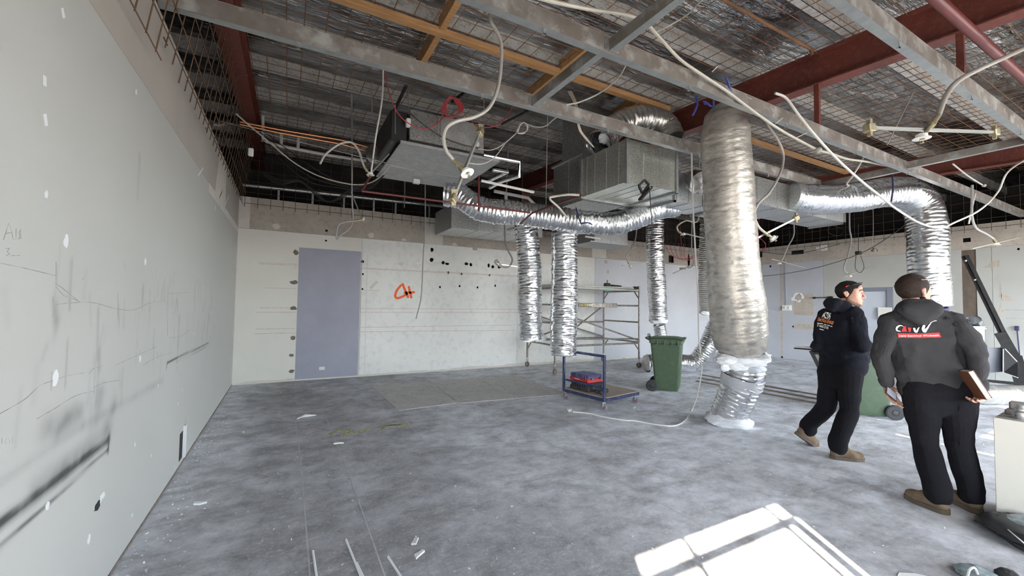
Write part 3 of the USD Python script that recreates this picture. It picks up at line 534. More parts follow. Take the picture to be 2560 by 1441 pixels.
channel_x('channel_beam', 'long galvanised channel beam crossing the whole room just above the dusty upright duct', XL, XR, 2.36)
channel_x('channel_beam', 'galvanised channel beam nearest the camera, cutting across the top right corner under the red rafter', 1.5, XR, 1.22)
channel_y('cross_channel', 'short grey cross channel joining the two long beams above the silver unit', 2.04, 2.44, 3.398)
channel_y('cross_channel', 'short grey cross channel from the middle beam up to the top edge', 2.09, 1.30, 2.355)
channel_y('cross_channel', 'cross channel above the bend of the right-hand silver duct', 7.47, 2.44, 3.46)
channel_y('cross_channel', 'cross channel at the right edge joining the nearest beam to the middle beam', 7.40, 1.30, 2.355)

def rafter(label, xc, y0, y1, w=.17):
    t = thing('red_rafter', label, 'steel beam', (xc, y0, 3.92)); sl = .053
    R = A([[1, 0, 0], [0, 1, 0], [0, sl, 1]])
    def sh(b): v, f = b.out(); return v @ R.T, f
    part('web', sh(MB().box((xc - .006, y0, 3.93), (xc + .006, y1, 4.28))), 'red_oxide', t, smooth=False)
    part('bottom_flange', sh(MB().box((xc - w / 2, y0, 3.915), (xc + w / 2, y1, 3.931))), 'red_oxide', t, smooth=False)
    part('top_flange', sh(MB().box((xc - w / 2, y0, 4.275), (xc + w / 2, y1, 4.291))), 'red_oxide', t, smooth=False)
    return t
rafter('red oxide steel rafter above the left wall, seen behind the rusty mesh', -.6, YF, YB + 2.3, .2)
rafter('large red oxide steel rafter running back from the top right corner', 5.28, YF, YB + 2.3)
rafter('red oxide steel rafter in shade at the right edge, farthest from the camera', 10.85, YF, YB + 2.3)
for y, lab in ((2.39, 'red flat hanger dropping from the large rafter to the middle channel beam'), (1.25, 'red flat hanger dropping from the large rafter to the nearest channel beam')):
    solo('steel_hanger', MB().box((5.21, y, ZB + .02), (5.25, y + .05, 3.93 + .053 * y)).box((5.16, y, ZB + .02), (5.25, y + .006, ZB + .10)), 'red_oxide', lab, 'hanger', smooth=False)
t = thing('sprinkler_pipe', 'thick red painted sprinkler pipe crossing the top right corner', 'pipe', (3.2, 1.03, 3.6))
part('pipe', MB().cyl((3.0, 1.05, 3.62), (9.5, 1.0, 3.62), .036, 16), 'red_pipe', t); part('coupling', MB().cyl((7.0, 1.02, 3.62), (7.12, 1.02, 3.62), .046, 16), 'red_pipe', t)
# dark red steel behind the ducts
t = thing('red_column', 'dark red steel column in shade behind the square plenum', 'steel column', (5.28, YB + .5, 0))
part('web', MB().box((5.2, YB + .3, 2.9), (5.36, YB + .31, 4.4)), 'red_oxide', t, smooth=False); part('flange', MB().box((5.15, YB + .2, 2.9), (5.40, YB + .3, 4.4)), 'red_oxide', t, smooth=False)

# wire safety mesh
def wires(segs, r, n=4):
    b = MB()
    for a, c in segs: b.add(*tube([a, c], r, n, False))
    return b
rg = np.random.default_rng(11); segs = []
for x in np.arange(-.5, XR, .2): x += rg.normal(0, .008); segs.append(((x, YF + .1, zt(YF) - .012 + rg.normal(0, .006)), (x + rg.normal(0, .02), YB + 2.2, zt(YB + 2.2) - .012)))
for y in np.arange(YF + .2, YB + 2.2, .2): y += rg.normal(0, .008); segs.append(((-.5, y, zt(y) - .02), (XR, y + rg.normal(0, .02), zt(y) - .02)))
t = thing('roof_mesh', 'rusty square wire safety mesh stretched under the foil roof', 'wire mesh', (0, 0, zt(0)))
part('mesh_wires', wires(segs, .0046), 'rust_wire', t, kind='stuff')
segs = []
for y in np.arange(1.0, YB - .05, .2): segs.append(((XL + .05, y, 3.0 if y < 3.3 else 3.04 + .02 * y + rg.normal(0, .01)), (XL + .05 + .15, y, 4.02 + .02 * y)))
for i, z in enumerate((3.0, 3.2, 3.4, 3.6, 3.8, 4.0)): segs.append(((XL + .056 + .15 * max(i - .5, 0) / 5, .9, z), (XL + .056 + .15 * max(i - .5, 0) / 5, 3.3 if i == 0 else YB - .05, z + .0)))
for y in (3.4, 5.0, 6.8): segs.append(((XL + .04, y, 3.2), (XL + .04, y + .1, 3.2)))
t = thing('wall_mesh', 'rusty wire mesh hanging over the top of the left wall', 'wire mesh', (XL, 4, 3))
part('mesh_wires', wires(segs, .0042), 'brown_wire', t, kind='stuff')
segs = [((x, YB - .05, 3.17), (x, YB - .04, 4.5)) for x in np.arange(-.7, XR, .2)] + [((-.7, YB - .055, z), (XR, YB - .055, z)) for z in (3.24, 3.44, 3.64, 3.84, 4.04, 4.24)]
t = thing('wall_mesh', 'dark wire mesh across the gap above the back wall', 'wire mesh', (5, YB - .05, 3.17)); part('mesh_wires', wires(segs, .004), 'dark_wire', t, kind='stuff')
segs = [((XR - .05, y, 3.2), (XR - .05, y, 4.3)) for y in np.arange(0, YB, .2)] + [((XR - .055, 0, z), (XR - .055, YB, z)) for z in (3.27, 3.47, 3.67, 3.87, 4.07)]
t = thing('wall_mesh', 'dark wire mesh across the gap above the right-hand wall', 'wire mesh', (XR, 5, 3.2)); part('mesh_wires', wires(segs, .0045), 'dark_wire', t, kind='stuff')
# steel stud framing seen in the dark gap
t = thing('stud_frame', 'galvanised stud framing in the dark gap above the back wall', 'framing', (3, YB + .2, ZT))
part('rail', MB().cyl((-.75, YB + .12, 3.60), (7.2, YB + .12, 3.78), .035, 12), 'galv', t)
for x in (-.2, .38, .95, 1.53, 1.98, 2.72, 3.6, 4.6, 5.6): part('stud', MB().box((x, YB + .11, ZT - .3), (x + .035, YB + .16, 3.62 + .022 * x)), 'galv_flange', t, smooth=False)
solo('hanging_rod', MB().cyl(P(1012, 440, Y=8.6), P(1011, 520, Y=8.6), .014, 8).cyl(P(1012, 440, Y=8.6), P(1012, 440, Y=8.6) + A([0, 0, .9]), .006, 6), 'galv_flange', 'grey vertical strut behind the flat silver unit', 'strut')

# ---------------------------------------------------------------- sheet metal ducts
def duct_box(t, name, lo, hi, mat, seams=(), fl=()):
    b = part(name, MB().box(lo, hi), mat, t, smooth=False)
    lo, hi = A(lo, float), A(hi, float); k = .006
    for ax, v in seams:
        for sgn in (0, 1):
            if ax == 'x': part('seam', MB().box((v, (lo[1] - k) if not sgn else hi[1], lo[2]), (v + .012, lo[1] if not sgn else hi[1] + k, hi[2])), mat, b, smooth=False)
            else: part('seam', MB().box(((lo[0] - k) if not sgn else hi[0], v, lo[2]), (lo[0] if not sgn else hi[0] + k, v + .012, hi[2])), mat, b, smooth=False)
        if ax == 'x': part('seam', MB().box((v, lo[1], lo[2] - k), (v + .012, hi[1], lo[2])), mat, b, smooth=False)
    for ax, v in fl:   # upstanding flange frame round the duct
        e = .028; i = 'xyz'.index(ax); b2 = MB(); o = [q for q in range(3) if q != i]
        for q, other in ((o[0], o[1]), (o[1], o[0])):
            for side in (0, 1):
                l2, h2 = lo.copy(), hi.copy(); l2[i], h2[i] = v - .012, v + .012; l2[other] -= e; h2[other] += e
                if side: l2[q], h2[q] = hi[q], hi[q] + e
                else: l2[q], h2[q] = lo[q] - e, lo[q]
                b2.box(l2, h2)
        part('flange', b2, 'galv_flange', t, smooth=False)
    return b
t = thing('plenum_box', 'large square galvanised plenum box hung behind the channel beam', 'duct', (3.9, 4.0, 2.97))
duct_box(t, 'box', (3.50, 3.62, 2.97), (4.37, 4.50, 3.49), 'galv_bright', seams=(('x', 3.71), ('x', 3.86), ('x', 4.05), ('y', 3.76), ('y', 3.98), ('y', 4.2), ('y', 4.36)))
for a in ((3.49, 3.61), (3.49, 4.47), (4.34, 3.61)): part('corner_angle', MB().box((a[0] - .008, a[1] - .008, 2.95), (a[0] + .035, a[1] + .035, 3.49), .004), 'galv_flange', t, smooth=False)
part('bottom_angle', MB().box((3.48, 4.46, 2.95), (4.38, 4.51, 2.975)).box((4.34, 3.61, 2.95), (4.385, 4.51, 2.975)), 'galv_flange', t, smooth=False)
t = thing('riser_duct', 'tall rectangular galvanised riser duct left of the square plenum', 'duct', (3.9, 5.2, 2.98))
duct_box(t, 'lower_section', (3.63, 4.62, 2.98), (4.4, 5.35, 3.64), 'galv', seams=(('y', 4.95),)); part('flange', MB().box((3.60, 4.59, 3.64), (4.43, 5.38, 3.67)), 'galv_flange', t, smooth=False)
duct_box(t, 'upper_section', (3.72, 4.72, 3.67), (4.3, 5.25, 4.45), 'galv', seams=(('y', 5.0),))
t = thing('trunk_duct', 'long rectangular galvanised trunk duct running right from the plenum behind the dusty duct', 'duct', (6, 3.9, 2.97))
duct_box(t, 'section', (4.38, 3.95, 2.975), (5.3, 4.75, 3.38), 'galv', seams=(('x', 4.75), ('x', 5.0)), fl=(('x', 4.70),))
duct_box(t, 'section', (5.31, 3.45, 2.97), (6.85, 4.45, 3.36), 'galv', seams=(('x', 5.8), ('x', 6.3)), fl=(('x', 5.66),))
duct_box(t, 'section', (6.86, 3.46, 2.97), (8.35, 4.0, 3.28), 'galv_dull', seams=(('x', 7.3), ('x', 7.75)), fl=(('x', 8.3),))
part('round_takeoff', MB().cyl((8.36, 3.7, 3.12), (8.6, 3.7, 3.12), .13, 24), 'galv', t); part('takeoff_label', MB().box((8.42, 3.565, 3.08), (8.5, 3.572, 3.16)), 'cardboard', t, smooth=False)
t = thing('rear_duct', 'long galvanised box duct over the back wall, left of the hanging ducts', 'duct', (3.7, 7.8, 2.92))
for x in (2.9, 4.5): part('hanger_rod', MB().cyl((x, 7.85, 3.37), (x, 7.85, zt(7.85) + .05), .006, 6), 'zinc', t)
duct_box(t, 'box', (2.72, 7.4, 2.93), (4.75, 8.35, 3.38), 'galv', seams=(('x', 3.25), ('x', 3.6), ('x', 3.95), ('x', 4.4)))
part('end_cap', MB().box((2.70, 7.39, 2.92), (2.72, 8.36, 3.39)), 'galv_dull', t, smooth=False)
t = thing('branch_duct', 'small galvanised branch duct below the trunk beside the thin hanging duct', 'duct', (6.2, 7.2, 2.9))
for x in (5.9, 6.6): part('hanger_rod', MB().cyl((x, 7.2, 3.24), (x, 7.2, zt(7.2) + .05), .006, 6), 'zinc', t)
duct_box(t, 'box', (5.75, 6.9, 2.86), (6.7, 7.6, 3.25), 'galv_dull', seams=(('x', 6.2),)); part('flange', MB().box((5.6, 6.85, 2.84), (6.75, 7.65, 2.865)), 'galv_flange', t, smooth=False)
t = thing('hanging_bracket', 'row of galvanised bracket rails under the trunk behind the twin hanging ducts', 'bracket', (5, 6, 3))
for px in (1455, 1520): part('hanger_rod', MB().cyl(P(px, 580, Y=6.55), P(px, 580, Y=6.55) + A([0, 0, 1.8]), .006, 6), 'zinc', t)
for a, b in (((1450, 578), (1530, 588)), ((1440, 584), (1560, 583)), ((1462, 592), (1500, 598)), ((1268, 575), (1300, 566))): part('rail', MB().bar(P(*a, Y=6.6), P(*b, Y=6.5), .05, .03), 'galv_flange', t, smooth=False)

# air conditioning unit
t = thing('air_conditioner', 'flat galvanised ducted air conditioner hung under the roof left of the plenum', 'air conditioner', (1.8, 5.4, 3.37))
cs = part('casing', MB().box((1.24, 4.9, 3.46), (2.22, 5.7, 3.83), .006), 'galv', t, smooth=False)
part('access_panel', MB().box((1.62, 4.893, 3.53), (2.2, 4.9, 3.835), .002), 'galv_dull', cs, smooth=False)
part('cover_edge', MB().box((1.585, 4.892, 3.55), (1.60, 4.9, 3.83)), 'galv_dull', cs, smooth=False)
bp = part('base_panel', MB().box((1.12, 4.84, 3.365), (2.42, 6.35, 3.385), .004), 'galv_dull', t, smooth=False); part('panel_fold', MB().box((1.12, 4.83, 3.365), (2.42, 4.85, 3.40)), 'galv_dull', bp, smooth=False)
part('panel_fold', MB().box((1.12, 5.72, 3.358), (2.42, 5.74, 3.366)), 'galv_flange', bp, smooth=False)
part('inner_body', MB().box((1.2, 4.97, 3.385), (2.3, 6.3, 3.46)), 'black_plastic', t, smooth=False)
part('fan_housing', MB().box((1.02, 4.95, 3.42), (1.235, 5.9, 3.80), .02), 'black_plastic', t, smooth=False)
part('rear_case', MB().box((1.24, 5.7, 3.39), (2.3, 6.3, 3.78)), 'black_steel', t, smooth=False)
for a, b, lab in (((1.19, 4.86, 3.60), (1.245, 4.93, 3.70), None), ((2.05, 4.86, 3.535), (2.14, 4.893, 3.60), None)): part('control_box', MB().box(a, b, .01), 'white_plastic', t, smooth=False)
q = P(1041, 450, z=3.35); part('junction_box', MB().box(q - A([.05, .03, .06]), q + A([.05, .03, .012]), .006), 'white_plastic', t, smooth=False)
for px, py, top in ((930, 300, 205), (1022, 285, 232), (1210, 325, 250), (988, 335, 262)): part('hanger_rod', MB().cyl(P(px, py, Y=4.95), P(px, top, Y=4.95), .006, 6), 'zinc', t)
part('round_spigot', MB().cyl(P(958, 390, Y=5.8), P(935, 385, Y=6.0), .13, 20), 'galv', t)
t = thing('lagged_pipe', 'pair of silver lagged pipes with right-angle bends beside the air conditioner', 'pipe', (2.6, 5, 3.4))
for pts in ([(1208, 388, 5.0), (1298, 405, 5.0), (1299, 440, 5.05), (1250, 455, 5.6), (1225, 470, 5.9)], [(1232, 425, 5.1), (1268, 430, 5.1), (1222, 452, 5.7)]):
    part('pipe', tube(spline([P(x, y, Y=Y) for x, y, Y in pts], .03) if False else A([P(x, y, Y=Y) for x, y, Y in pts]), .028, 10), 'foil', t)

# ---------------------------------------------------------------- flexible ducts
def hang(pts, Y): return [P(p[0], p[1], Y=p[2] if len(p) > 2 else Y) for p in pts]
# the big dusty one in front
t = thing('flexible_duct', 'fat dusty beige flexible duct standing upright at centre right above a white wool collar', 'duct', P(1820, 1055, z=0))
pts = hang([(1812, 262, 2.86), (1811, 285, 2.87), (1813, 330, 2.88), (1820, 480, 2.94), (1829, 620, 3.0), (1840, 740, 3.06), (1849, 835, 3.1), (1853, 868, 3.11), (1853, 882, 3.12)], 3)
part('sleeve', flex(pts, [.10, .20, .245, .262, .272, .30, .31, .285, .20], 3, n=72, rib=.008, pitch=.07, crumple=.022, cap=True), 'foil_dusty', t, smooth=True)
c = P(1853, 886, Y=3.13); part('end_band', MB().lathe([(.25, 0), (.262, .012), (.25, .024)], c, n=40), 'tape', t)
for k, (px, py, rr, hh) in enumerate(((1858, 898, .27, .085), (1895, 893, .14, .09), (1815, 900, .12, .06), (1812, 918, .05, .05), (1840, 912, .14, .07))): part('wool_collar', wool_ring(P(px, py, Y=3.14), rr, hh, 21 + k, lump=.7), 'wool', t, smooth=True, label='torn white wool insulation collar' if k == 0 else None)
pts = [P(1862, 915, Y=3.17), P(1858, 945, Y=3.2), P(1847, 975, Y=3.25), P(1832, 1015, Y=3.33), P(1820, 1045, Y=3.40)]
part('lower_sleeve', flex(pts, [.235, .235, .215, .21, .21], 8, n=56, rib=.07, pitch=.05, crumple=.07, cap=True), 'foil', t, smooth=True)
a, b = P(1859, 936, Y=3.19), P(1853, 962, Y=3.23); part('tape_band', flex([a, b], .245, 5, n=48, rib=.01, crumple=.02), 'tape', t, smooth=True)
part('wool_foot', wool_ring(P(1820, 1050, z=.05), .27, .10, 31, lump=.55), 'wool', t, smooth=True, label='white wool spilling round the foot')
def drop(label, pts, Y, r, seed, mat='foil', wool=None, **k):
    p = hang(pts, Y); t = thing('flexible_duct', label, 'duct', p[-1], group=k.pop('group', None))
    part('sleeve', flex(p, r, seed, **k), mat, t, smooth=True)
    for i, (px, py, rr, hh) in enumerate(wool or ()): part('wool_end', wool_ring(P(px, py, Y=pts[-1][2] if len(pts[-1]) > 2 else Y), rr, hh, seed * 3 + i, lump=.6), 'wool', t, smooth=True)
    return t
drop('silver flexible duct with torn white wool end, left one of the twin hanging pair', [(1312, 560), (1318, 600), (1324, 680), (1324, 770), (1328, 848)], 5.6, [.17, .18, .185, .185, .18], 14, rib=.055, crumple=.09, wool=((1345, 844, .13, .065), (1318, 848, .11, .05)))
drop('bright silver flexible duct hanging above the blue trolley, right of the twin pair', [(1412, 584), (1411, 610), (1411, 700), (1409, 800), (1408, 888)], 5.2, [.19, .19, .195, .205, .195], 27, rib=.055, crumple=.09, wool=((1432, 886, .06, .04),))
drop('slim silver flexible duct hanging behind the green bin, white wool near its lower end', [(1637, 545), (1638, 640), (1642, 720), (1646, 800)], 6.5, .19, 33, rib=.05, crumple=.085, wool=((1646, 803, .20, .06),))
t = thing('flexible_duct', 'narrow silver duct end dropping from the wool behind the green bin lid', 'duct', P(1652, 850, Y=6.5)); part('sleeve', flex(hang([(1648, 812), (1651, 830), (1655, 858)], 6.5), .13, 4, rib=.07), 'foil', t, smooth=True)
drop('silver flexible duct hanging behind the fat dusty duct', [(1775, 560), (1771, 680), (1772, 780)], 6.2, .21, 41, rib=.09, crumple=.08, wool=((1768, 782, .17, .06),), mat='foil_cloudy')
t = thing('flexible_duct', 'silver flexible duct sagging from behind the dusty duct to the floor past the green bin', 'duct', P(1640, 915, z=0))
pts = [P(1800, 795, Y=5.9), P(1788, 825, Y=5.95), P(1768, 868, Y=6.0), P(1738, 905, Y=6.2), P(1700, 908, Y=6.4), P(1660, 908, Y=6.5), P(1618, 909, Y=6.6)]
part('sleeve', flex(pts, .19, 52, rib=.08, crumple=.08), 'foil', t, smooth=True); part('torn_end', wool_ring(P(1617, 909, Y=6.6), .17, .06, 3, ax=(1, -.3, 0), lump=.5), 'foil_cloudy', t, smooth=True)
drop('horizontal silver flexible duct slung across under the square plenum', [(1113, 487, 5.5), (1150, 492, 5.4), (1205, 524, 5.25), (1290, 533, 5.1), (1350, 541, 5.0), (1440, 553, 4.85), (1530, 560, 4.7), (1592, 543, 4.6), (1640, 522, 4.5), (1690, 514, 4.45)], 5, .165, 61, rib=.11, crumple=.10, pitch=.055)
t = thing('flexible_duct', 'short dusty flexible duct humped over the top of the square plenum', 'duct', P(1600, 330, Y=4.3))
part('sleeve', flex(hang([(1510, 352, 4.2), (1528, 325, 4.3), (1565, 302, 4.3), (1615, 296, 4.25), (1662, 312, 4.2), (1680, 350, 4.1)], 4.3), .17, 71, rib=.07, pitch=.09, crumple=.09), 'foil_cloudy', t, smooth=True)
part('torn_mouth', flex([P(1522, 335, Y=4.25), P(1506, 350, Y=4.15), P(1498, 360, Y=4.1)], .15, 19, rib=.10, crumple=.22), 'foil', t, smooth=True, label='torn silver open mouth')
for px, py, s in ((1512, 345, 3), (1530, 352, 6)): part('wool_tuft', wool_ring(P(px, py, Y=4.12), .075, .05, s, ax=(-.4, -.6, -.5), lump=.9), 'wool', t, smooth=True)
t = thing('flexible_duct', 'silver flexible duct bending down at right with blue straps, behind the two people', 'duct', (8.85, 2.6, 1.6))
pts = [P(1985, 492, Y=3.42), P(2020, 497, Y=3.35), P(2080, 500, Y=3.2), P(2140, 494, Y=3.05), P(2210, 482, Y=2.9), P(2262, 482, Y=2.78), P(2300, 510, Y=2.68), P(2316, 560, Y=2.62), P(2320, 650, Y=2.6), P(2326, 765, Y=2.6)]
part('sleeve', flex(pts, [.2, .215, .215, .22, .23, .24, .245, .25, .25, .25], 81, rib=.02, crumple=.055, pitch=.06, n=52), 'foil', t, smooth=True)
part('collar', MB().cyl(P(1972, 490, Y=3.46), P(1990, 492, Y=3.42), .215, 32), 'galv', t); part('inner_cuff', MB().cyl(P(2326, 770, Y=2.6), P(2328, 790, Y=2.6), .2, 24), 'navy_strap', t)
for px, y0, y1, Y in ((2231, 425, 530, 2.65),): part('strap', tube(A([P(px, y0, Y=Y), P(px + 2, 470, Y=Y - .02), P(px - 3, y1 - 25, Y=Y)]), .012, 6), 'navy_strap', t)
for a, b in (((2306, 428), (2300, 462)), ((2342, 432), (2330, 468))): part('strap', tube(A([P(*a, Y=2.5), P(*b, Y=2.6)]), .01, 6), 'navy_strap', t)
t = thing('flexible_duct', 'thick silver duct lying on the floor at the right edge beside the steel strut', 'duct', (10.6, 2.3, 0))
part('sleeve', flex([P(2415, 985, z=.16), P(2480, 987, z=.16), P(2640, 990, z=.16)], .15, 91, rib=.05, crumple=.08), 'foil_cloudy', t, smooth=True)
t = thing('flexible_duct', 'crumpled silver duct piece in the white bucket by the right-hand wall', 'duct', P(2442, 830, Y=3.0)); part('sleeve', flex([P(2438, 850, Y=3.0), P(2440, 820, Y=3.0), P(2432, 800, Y=3.0)], .12, 95, rib=.09, crumple=.12), 'foil', t, smooth=True)
# ---------------------------------------------------------------- hanging sprinkler drops, pipes, cables
def sprinkler(label, hose, head, bar=None, clamps=True, rh=.013, s=1.0, ax=(0, 0, -1), mat='hose', group=None):
    """flexible braided drop: hose points, head position, bracket bar ends"""
    h = A(head, float); t = thing('sprinkler_drop', label, 'sprinkler', h, group=group); ax = unit(ax)
    part('hose', tube(spline(list(hose), .02), rh * s, 10), mat, t)
    tip = A(hose[-1], float)
    part('fitting', MB().cyl(tip, tip + (h - tip) * .35, .017 * s, 12).cyl(tip + (h - tip) * .35, h, .013 * s, 12).cyl(tip + (h - tip) * .30, tip + (h - tip) * .45, .022 * s, 6), 'brass', t)
    part('escutcheon', MB().lathe([(.012 * s, -.03 * s), (.03 * s, -.022 * s), (.032 * s, 0), (.047 * s, .003 * s), (.047 * s, .006 * s), (.018 * s, .008 * s), (.012 * s, -.002 * s)], h, ax, 24), 'white_plastic', t)
    R = frame(ax); b = MB()
    for sgn in (-1, 1): b.tube(A([[sgn * .008 * s, 0, .005 * s], [sgn * .012 * s, 0, .018 * s], [0, 0, .034 * s]]) @ R.T + h, .002 * s, 5)
    b.cyl(h + ax * .033 * s, h + ax * .036 * s, .012 * s, 12); part('spray_head', b, 'brass', t)
    if bar is not None:
        a, c = A(bar[0], float), A(bar[1], float); part('bracket_bar', MB().bar(a, c, .018 * s, .018 * s), 'zinc', t, smooth=False)
        if clamps:
            for e, o in ((a, unit(c - a)), (c, unit(a - c))):
                b = MB(); b.bar(e - o * .03 * s, e + o * .03 * s, .045 * s, .05 * s, bev=.006 * s); b.bar(e + A([0, 0, -.05 * s]), e + A([0, 0, .055 * s]), .02 * s, .03 * s); b.bar(e + A([-.02 * s, 0, .05 * s]), e + A([.03 * s, .01, .06 * s]), .02 * s, .008); part('end_clamp', b, 'brass', t, smooth=False)
            m_ = tip + (h - tip) * .45; k_ = a + (c - a) * np.clip(((m_ - a) @ (c - a)) / ((c - a) @ (c - a)), 0, 1); part('mid_clip', MB().bar(k_, m_, .03 * s, .012 * s), 'brass', t, smooth=False)
    return t
sprinkler('braided sprinkler drop with white rosette hanging in an S-curve before the air conditioner', hang([(1226, 18), (1226, 50), (1240, 75), (1253, 110), (1252, 170), (1243, 225), (1222, 270), (1185, 293), (1145, 302), (1117, 318), (1109, 345), (1115, 375), (1135, 402)], 2.6), P(1168, 432, Y=2.55), (P(1200, 330, Y=2.75), P(1133, 496, Y=2.55)), ax=(.25, -.45, -.85))
sprinkler('sprinkler drop with white rosette and long bracket bar at the upper right corner', hang([(2660, 75, .80), (2520, 140, .92), (2440, 177, 1.0), (2392, 205, 1.04), (2365, 240, 1.05), (2345, 290, 1.05)], 1.05), P(2304, 345, Y=1.05), (P(2174, 320, Y=1.15), P(2486, 331, Y=.95)), rh=.017, s=1.0)
sprinkler('sprinkler drop curving beside the fat dusty duct with a slanting white bracket bar', hang([(1908, 280, 3.0), (1918, 310), (1942, 345), (1958, 385), (1952, 430), (1925, 480), (1897, 508), (1886, 535), (1895, 565), (1912, 582)], 2.9), P(1934, 597, Y=2.85), (P(1870, 607, Y=3.0), P(1990, 546, Y=2.8)), s=1.15, ax=(.6, -.3, -.6))
sprinkler('looped sprinkler drop with small rosette left of the air conditioner', hang([(800, 410), (815, 385), (850, 360), (880, 357), (898, 380), (905, 403), (912, 420)], 5.0), P(926, 437, Y=5.0), (P(972, 385, Y=5.3), P(920, 440, Y=5.0)), clamps=False)
sprinkler('small sprinkler drop looped over the back wall band near the grey panel', hang([(879, 235), (880, 370), (880, 490), (880, 560), (850, 590), (841, 598), (845, 565), (862, 556), (885, 553)], 6.5), P(910, 549, Y=6.5), (P(878, 480, Y=6.6), P(905, 548, Y=6.5)), clamps=False, mat='grey_cable', s=.9, ax=(1, 0, -.2))
for lab, hose, head, bar in (
    ('thin looped sprinkler hose left of the twin silver ducts near the back wall', [(1262, 590), (1270, 625), (1281, 650), (1270, 668), (1248, 665), (1237, 655), (1242, 650)], (1250, 664), ((1240, 660), (1312, 670))),
    ('sprinkler drop between the branch duct and the scaffold top', [(1590, 590), (1578, 620), (1566, 640), (1570, 655)], (1576, 668), ((1556, 664), (1612, 656))),
    ('sprinkler drop with a bare bracket left of the hanging white cord', [(1729, 620), (1734, 650), (1728, 668), (1700, 672)], (1714, 672), ((1683, 684), (1730, 662))),
    ('white sprinkler drop just left of the white cord near the trunk', [(1745, 550), (1715, 552), (1694, 565), (1695, 578)], (1708, 587), ((1708, 583), (1760, 596))),
    ('sprinkler drop over the bare patches of the right-hand wall', [(1985, 560), (1984, 590), (1968, 620), (1958, 645), (1952, 652)], (1949, 660), ((1929, 648), (2012, 670))),
    ('dark sprinkler drop hanging above the man in the black hoodie', [(2124, 570), (2128, 600), (2120, 640), (2110, 670), (2118, 684)], (2125, 692), ((2108, 692), (2186, 666))),
    ('sprinkler drop with long bracket near the exposed brown stud', [(2430, 540), (2440, 570), (2465, 585), (2485, 598)], (2491, 612), ((2430, 622), (2550, 594)))):
    Y = {1262: 7.2, 1590: 7.0, 1729: 7.2, 1745: 5.6, 1985: 5.6, 2124: 4.6, 2430: 2.15}[hose[0][0]]
    hz = hang(hose, Y); top = zt(Y) + .03 if Y > 3 else ZB; hz = [A([hz[0][0] + .05, Y, top]), A([hz[0][0] + .02, Y, (hz[0][2] + top) / 2])] + hz
    sprinkler(lab, hz, P(*head, Y=Y), (P(*bar[0], Y=Y), P(*bar[1], Y=Y)), clamps=False, mat='grey_cable' if hose[0][0] not in (1745,) else 'cream_cable', rh=.014, s=1.15)
def pipe_run(name, label, cat, runs, r, mat, Y=None, n=10, smooth_path=False, pn='pipe'):
    t = thing(name, label, cat, (0, 0, 0) if not runs else P(*runs[0][0][:2], Y=runs[0][0][2] if len(runs[0][0]) > 2 else Y))
    for pts in runs:
        p = hang(pts, Y); part(pn, tube(spline(p, .04) if smooth_path else A(p), r, n), mat, t)
    return t
pipe_run('branch_pipe', 'thin dark red sprinkler pipe running below the air conditioner to the twin ducts', 'pipe', [[(905, 478, 4.75), (1325, 532, 4.6)], [(1197, 440, 4.66), (1197, 528, 4.66)], [(1300, 560, 4.9), (1330, 533, 4.6), (1455, 488, 3.6)], [(905, 478, 4.75), (930, 432, 5.1)]], .012, 'red_pipe')
pipe_run('copper_pipe', 'pair of bare copper pipes running from the left rafter to the air conditioner', 'pipe', [[(600, 305), (700, 325), (860, 352), (945, 375)], [(600, 311), (700, 333), (850, 360), (940, 384)]], .012, 'copper', 6.4)
pipe_run('drain_pipe', 'grey plastic drain pipe on drop hangers below the roof at left', 'pipe', [[(657, 290), (657, 352), (700, 365), (820, 388), (915, 402)], [(703, 335), (703, 365)], [(745, 345), (745, 375)]], .025, 'white_cable', 7.6)
pipe_run('conduit_bend', 'white conduit with a bent end behind the slung silver duct', 'conduit', [[(1235, 478), (1320, 495), (1335, 510), (1338, 530)], [(1265, 485), (1265, 520)]], .03, 'white_cable', 6.6)
pipe_run('white_batten', 'white tube lamp holder hanging at a slant before the slung silver duct', 'light fitting', [[(1203, 452, 4.9), (1335, 481, 4.75)]], .018, 'white_plastic')
pipe_run('angle_brace', 'dark slanting strut from the roof to the conditioner left end', 'brace', [[(975, 300, 5.4), (1015, 215, 4.7)]], .02, 'black_steel')
pipe_run('angle_brace', 'dark slanting strut from the roof above the red cable coil', 'brace', [[(1130, 255, 5.0), (1165, 228, 4.6)]], .02, 'black_steel')
pipe_run('angle_brace', 'black slanting strut from the long channel beam to the cable coil right of the conditioner', 'brace', [[(1255, 310, 4.6), (1330, 272, 3.9)]], .016, 'black_steel')
def wire(name, label, cat, runs, r, mat, Y=None, step=.04, pn='cable'):
    return pipe_run(name, label, cat, runs, r, mat, Y, 6, True, pn)
# long pale power cables looping over the beams
t = wire('power_cable', 'long cream cable draped from the top edge over the beams, with a round tap connector', 'cable', [[(1330, -10, 2.0), (1400, 8, 2.1), (1480, 24, 2.15), (1560, 36, 2.2), (1612, 55, 2.25), (1650, 95, 2.28), (1700, 148, 2.3), (1760, 190, 2.3), (1820, 230, 2.32), (1900, 290, 2.32), (1960, 330, 2.33), (2045, 376, 2.33)], [(2045, 376, 2.33), (2080, 385, 2.33), (2120, 398, 2.4), (2170, 405, 2.5), (2230, 417, 2.6), (2290, 416, 2.6), (2340, 405, 2.6), (2366, 397, 2.6)]], .013, 'cream_cable')
q = P(2046, 376, Y=2.31); part('tap_connector', MB().lathe([(.001, -.02), (.03, -.015), (.034, .01), (.02, .03), (.001, .032)], q, (.3, -.6, -.6), 14), 'cream_cable', t)
for a in (((1866, 242), (1880, 248)), ((1938, 310), (1957, 295)), ((1990, 345), (2018, 332)), ((1780, 180), (1795, 165))): part('cable_tie', tube(A([P(*a[0], Y=2.32), P(*a[1], Y=2.28)]), .004, 5), 'white_cable', t)
